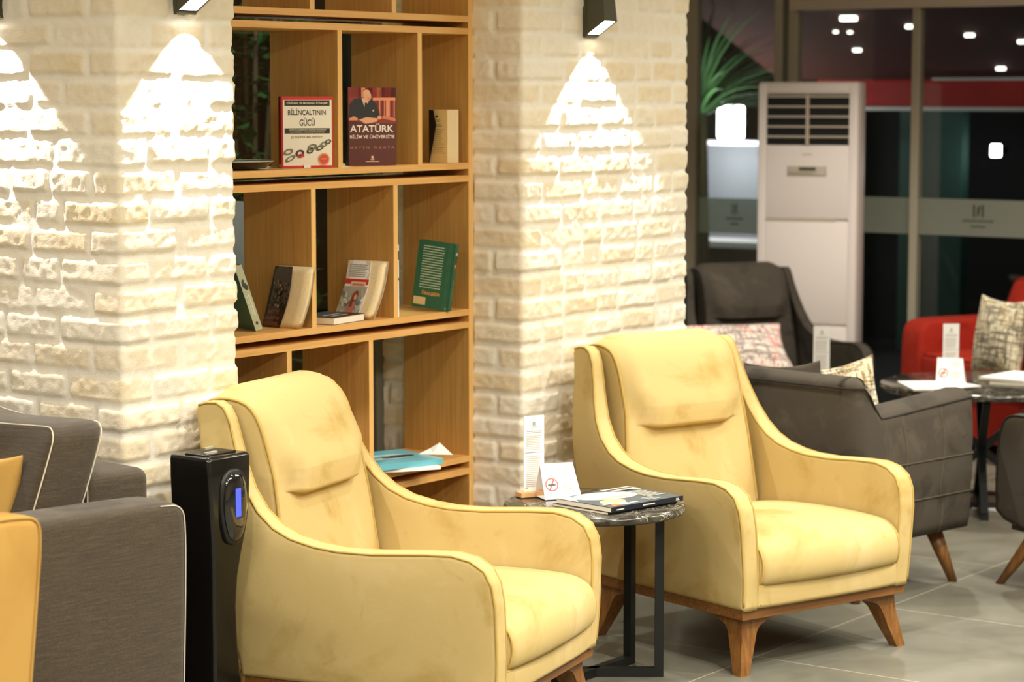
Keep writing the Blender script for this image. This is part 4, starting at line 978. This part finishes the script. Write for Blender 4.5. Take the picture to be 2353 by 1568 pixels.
q.disc(X(.50), Y(.105), .0045, (236, 190, 160)); q.lines(X(.46), X(.54), Y(.065), Y(.085), 1, (226, 180, 150), .6); q.rect(X(.36), X(.64), Y(.046), Y(.054), (240, 200, 176)); q.build('cover_print', t, (0, 0, 0), (1, 0, 0), (0, 0, 1), off=.00012, label='cover with reading man and white title')
# 3 worn book without its front cover
yaw = va(-30); w, h = .066, .166; A = Vector((5.974, 4.547))-Vector((math.cos(yaw), math.sin(yaw)))*w
t = book('worn paperback standing open at its yellowed title page, right end of the upper shelf', (A.x, A.y, 1.4835), yaw, w, h, .066, 'pages', 'teal')
q = Ink(); q.rect(.0, w-.002, 0, h, (224, 194, 130)); q.disc(.026, .145, .004, (40, 36, 22)); q.lines(.018, .040, .128, .136, 2, (160, 134, 80), .35, 1); q.lines(.012, .056, .112, .122, 2, (120, 100, 60), .35, 2, .3); q.lines(.012, .058, .028, .108, 14, (170, 142, 88), .35, 3, .4); q.build('page_print', t, (0, 0, 0), (1, 0, 0), (0, 0, 1), off=.00012)
m = MB(); m.add([(-.002, -.001, 0), (-.002, -.001, h), (.022, -.012, h), (.034, -.016, h*.72), (.024, -.013, h*.45), (.003, -.006, 0), (-.003, .0, 0), (-.003, .0, h), (.021, -.011, h+.0005), (.033, -.015, h*.72), (.023, -.012, h*.45), (.002, -.005, 0)], [(0, 1, 2, 3, 4, 5), (11, 10, 9, 8, 7, 6), (1, 7, 8, 2), (2, 8, 9, 3), (3, 9, 10, 4), (4, 10, 11, 5)]); m.build('torn_cover', M['dark_spine'], t)
# 4 green hardback leaning
yaw = va(-16); w, h = .118, .212; lean = math.radians(7.5); u = Vector((math.cos(yaw), math.sin(yaw))); A = Vector((5.905, 4.64))
t = thing('book', 'green hardback showing its back cover of small print and orange script', 'book', (A.x, A.y, 1.0195), yaw); t.rotation_euler = (0, lean, yaw)
t.location.z += w*math.sin(lean)
MB().box(.002, w-.002, .002, .026, .003, h-.003).build('pages', M['pages'], t); MB().box(0, w, 0, .002, 0, h).box(0, w, .026, .028, 0, h).build('cover', M['green_cloth'], t); MB().box(w-.001, w+.006, 0, .028, 0, h, .003).build('spine', M['green_cloth'], t)
q = Ink(); q.lines(.018, .088, .062, .200, 17, (196, 204, 176), .3, 21, .04); q.text('Паша дарок', .030, .088, .040, .056, (232, 150, 62)); q.rect(.004, .044, .010, .034, (206, 184, 132)); q.disc(.112, .008, .0018, (230, 226, 210)); q.rect(.102, .1032, 0, h, (62, 120, 84)); q.rect(.108, .1092, 0, h, (66, 126, 90)); q.build('cover_print', t, (0, 0, 0), (1, 0, 0), (0, 0, 1), off=.00012, label='pale lines of text, orange script and a beige sticker')
q = Ink(); q.rect(.004, .022, .176, .186, (170, 176, 150)); q.rect(.006, .020, .150, .174, (40, 34, 20)); q.rect(.004, .018, .138, .148, (226, 138, 50)); q.lines(.008, .016, .03, .10, 12, (120, 160, 80), .5, 4); q.build('spine_print', t, (w+.006, 0, 0), (0, 1, 0), (0, 0, 1), off=.00012)
# 5 thin white book beside divider
t = thing('book', 'white-spined book standing edge-on against the divider beside the green hardback', 'book', (5.7065, 4.545, 1.0195), 0)
MB().box(.001, .014, .002, .14, 0, .22).build('pages', M['pages_white'], t); MB().box(0, .0012, 0, .14, 0, .222).box(.0145, .0157, 0, .14, 0, .222).build('cover', M['paper'], t); MB().box(0, .0157, -.001, .001, 0, .222).build('spine', M['paper'], t)
q = Ink(); q.rect(.0003, .0154, .175, .202, (28, 26, 18)); q.lines(.003, .0125, .178, .200, 3, (210, 200, 170), .5, 3); q.rect(.0003, .0154, .113, .119, (34, 32, 22)); q.lines(.004, .011, .13, .168, 8, (206, 196, 170), .3, 6); q.disc(.0075, .012, .0018, (170, 164, 150)); q.build('spine_print', t, (0, -.001, 0), (1, 0, 0), (0, 0, 1), off=.00012)
# leaning thick paperbacks: skewed blocks with a curled front
def leaning(label, A, shift, c, p, t_, h, cover_mat, prt, curl=.004, zb=1.0195):
    """book parallel to the dividers: cover on its left side over length c, bare pages over p towards the room, thickness t_ to the right"""
    t = thing('book', label, 'book', (A[0], A[1], zb)); n = 11
    def at(s, x, y):
        k = s/(n-1); bow = math.sin(PI*k)*.012
        return Vector((x+shift[0]*k-bow*.3, y+shift[1]*k-bow, h*k-.012*k*(y/.1)*0))
    m = MB(); m.loft([[at(s, 0, c), at(s, -.002, c*.5), at(s, -.001, 0), at(s, .001, -p*.55), at(s, .0, -p), at(s, t_, -p), at(s, t_, c)] for s in range(n)]); m.build('pages', M['pages'], t, True); flat_corners(t.children[0])
    m = MB(); m.loft([[at(s, -.0012, c*1.01), at(s, -.0035, c*.5), at(s, -.0025-curl*math.sin(PI*s/(n-1)), -.006*math.sin(PI*s/(n-1))), at(s, -.0015-curl*math.sin(PI*s/(n-1)), -.006*math.sin(PI*s/(n-1))), at(s, -.0025, c*.5), at(s, -.0004, c*1.01)] for s in range(n)])
    cv = m.build('cover', M[cover_mat], t)
    m = MB(); m.loft([[at(s, t_, -p), at(s, t_+.001, -p), at(s, t_+.001, c), at(s, t_, c)] for s in range(n)]); m.build('back_cover', M[cover_mat], t)
    me = bpy.data.meshes.new('cover_print'); vs = []
    def sheet(s, u):      # u 0 far edge .. 1 near edge
        k = s/(n-1); cu = curl*math.sin(PI*k)
        if u < .5: return at(s, -.0012-(.0023)*u*2, c*(1.01-.51*u*2))
        return at(s, -.0035+(.001-cu)*(u-.5)*2, c*.5*(1-(u-.5)*2)-.006*math.sin(PI*k)*(u-.5)*2)
    for x, y, l in prt.v: vs.append(sheet(y*(n-1), x)+Vector((-.0006-.00015*l, 0, 0)))
    me.from_pydata([tuple(v) for v in vs], [], prt.f); me.update(); at_ = me.color_attributes.new('Col', 'FLOAT_COLOR', 'CORNER')
    for q_, c_ in zip(me.polygons, prt.c):
        for k in q_.loop_indices: at_.data[k].color = c_
    me.materials.append(M['ink']); link(bpy.data.objects.new('cover_print', me), cv)
    return t
sh = R2*.047
q = Ink(); q.rect(0, 1, 0, 1, (58, 38, 22))
for i in range(60):
    R_ = random.Random(i); x = R_.uniform(.1, .85); y = R_.uniform(.32, .75); q.disc(x, y, R_.uniform(.02, .07), R_.choice([(120, 92, 52), (66, 44, 26), (150, 122, 76), (46, 32, 20), (96, 70, 40), (176, 150, 104)]), R_.uniform(.01, .03), 8, R_.uniform(-.8, .8))
q.text('MISTIK', .2, .85, .23, .29, (150, 84, 44)); q.text('BALLANTYNE', .1, .92, .14, .19, (160, 88, 48)); q.rect(.1, .95, .04, .1, (120, 60, 30))
leaning('bent brown-covered paperback with fanned yellow pages, leaning right against a divider', (5.248, 4.612), (.030, -.028), .066, .066, .022, .178, 'brown_cover', q, .006)
q = Ink(); q.rect(0, 1, .60, 1, (226, 214, 196)); q.lines(.1, .9, .72, .95, 7, (150, 140, 120), .4, 3, .1); q.rect(0, 1, .60, .69, (216, 52, 34)); q.rect(.28, .9, .56, .645, (232, 206, 180)); q.lines(.35, .85, .57, .62, 1, (222, 120, 90), .8); q.rect(0, 1, 0, .56, (176, 172, 158))
for i in range(26):
    R_ = random.Random(i+99); q.disc(R_.uniform(.06, .9), R_.uniform(.03, .5), R_.uniform(.04, .12), R_.choice([(120, 124, 128), (200, 194, 176), (84, 92, 100), (222, 214, 196)]), R_.uniform(.02, .05), 8, R_.uniform(-1, 1))
q.disc(.62, .40, .13, (150, 74, 36), .09, 14, .4); q.disc(.66, .38, .06, (226, 168, 134), .05); q.poly([(.5, .32), (.72, .30), (.78, .02), (.4, .02)], (206, 120, 100)); q.poly([(.52, .38), (.6, .38), (.62, .22), (.5, .2)], (140, 66, 32))
leaning('paperback with red band and a long-haired woman on the cover, leaning right', (5.585, 4.598), (.068, -.004), .088, .044, .028, .172, 'paper', q, .003)
t = thing('book', 'thick book lying flat at the front of the shelf below the leaning woman-cover paperback', 'book', (5.462, 4.556, 1.0195), math.radians(8))
MB().box(-.062, .108, -.012, .118, .001, .021).build('pages', M['pages_white'], t); MB().box(-.064, .110, -.014, .12, .0205, .022).box(-.064, .110, -.014, .12, 0, .001).build('cover', M['dark_spine'], t)
q = Ink(); q.lines(-.03, .09, .0, .06, 2, (200, 196, 184), .3, 5, .3); q.build('cover_print', t, (0, 0, .022), (1, 0, 0), (0, 1, 0))
# teal book leaning left, spine to the room
t = thing('book', 'teal book with pale printed spine leaning left, half hidden by the left pillar', 'book', (5.120, 4.590, 1.0195), va(30)); t.rotation_euler = (0, math.radians(-19), va(30)); t.location.z += .001
MB().box(.001, .021, .002, .13, .001, .196).build('pages', M['pages'], t); MB().box(0, .0012, 0, .132, 0, .198).box(.0208, .022, 0, .132, 0, .198).build('cover', M['teal'], t); MB().box(0, .022, -.001, .001, 0, .198).build('spine', M['spine_light'], t)
q = Ink(); q.disc(.012, .135, .007, (50, 60, 46), .014, 9, .4); q.disc(.009, .15, .004, (60, 70, 56), .007, 8, -.5); q.text('BÜYÜK ROMANLAR', .011, .0175, .045, .11, (238, 236, 220), rot=1); q.text('& TÜM ÖYKÜLER', .005, .0095, .045, .105, (230, 228, 212), rot=1); q.disc(.011, .022, .004, (60, 66, 52), .006, 6); q.build('spine_print', t, (0, -.001, 0), (1, 0, 0), (0, 0, 1), off=.00012)
# dark dish on the upper shelf
t = thing('dish', 'shallow dark dish with pale rim beside the left pillar on the upper shelf', 'dish', (5.10, 4.66, 1.4835))
MB().lathe([(.05, 0), (.10, .004), (.118, .022), (.122, .024), (.116, .024), (.098, .010), (0, .006)], seg=40).build('bowl', M['black_gloss'], t, True)
MB().tube([(.121*math.cos(2*PI*k/48), .121*math.sin(2*PI*k/48), .0245) for k in range(48)], .0016, 5, True).build('rim', M['alu'], t, True)
# magazines on the lower shelf
magazine('magazine', 'white magazine under the blue one on the low shelf', 5.745, 4.585, .5495, math.radians(-31), .225, .22, .010, M['paper'])
t = magazine('magazine', 'magazine with pale blue cover on top of the pile on the low shelf', 5.745, 4.600, .5602, math.radians(-18), .235, .24, .018, M['sky_cover'])
q = Ink(); q.disc(-.02, .0, .10, (190, 222, 222), .045); q.disc(.02, -.01, .06, (70, 74, 92), .022, 18, .1); q.disc(.05, -.012, .03, (44, 50, 62), .016); q.disc(-.03, .0, .03, (120, 140, 156), .012); q.disc(-.06, -.01, .02, (160, 196, 204), .008); q.build('cover_print', t, (0, 0, .018), (1, 0, 0), (0, 1, 0))
m = MB(); m.add([(0, 0, 0), (.085, -.155, 0), (.10, -.06, .036), (.065, -.025, .016), (.045, -.06, .004)], [(0, 1, 4), (1, 2, 4), (2, 3, 4), (3, 0, 4)]); o = m.build('loose_sheet', M['paper'], None, False); o.location = (5.835, 4.56, .5792); o.scale = (.62, .62, .9); tag(o, 'curled loose sheet of paper sticking up behind the blue magazine', 'paper'); so = o.modifiers.new('s', 'SOLIDIFY'); so.thickness = .0008
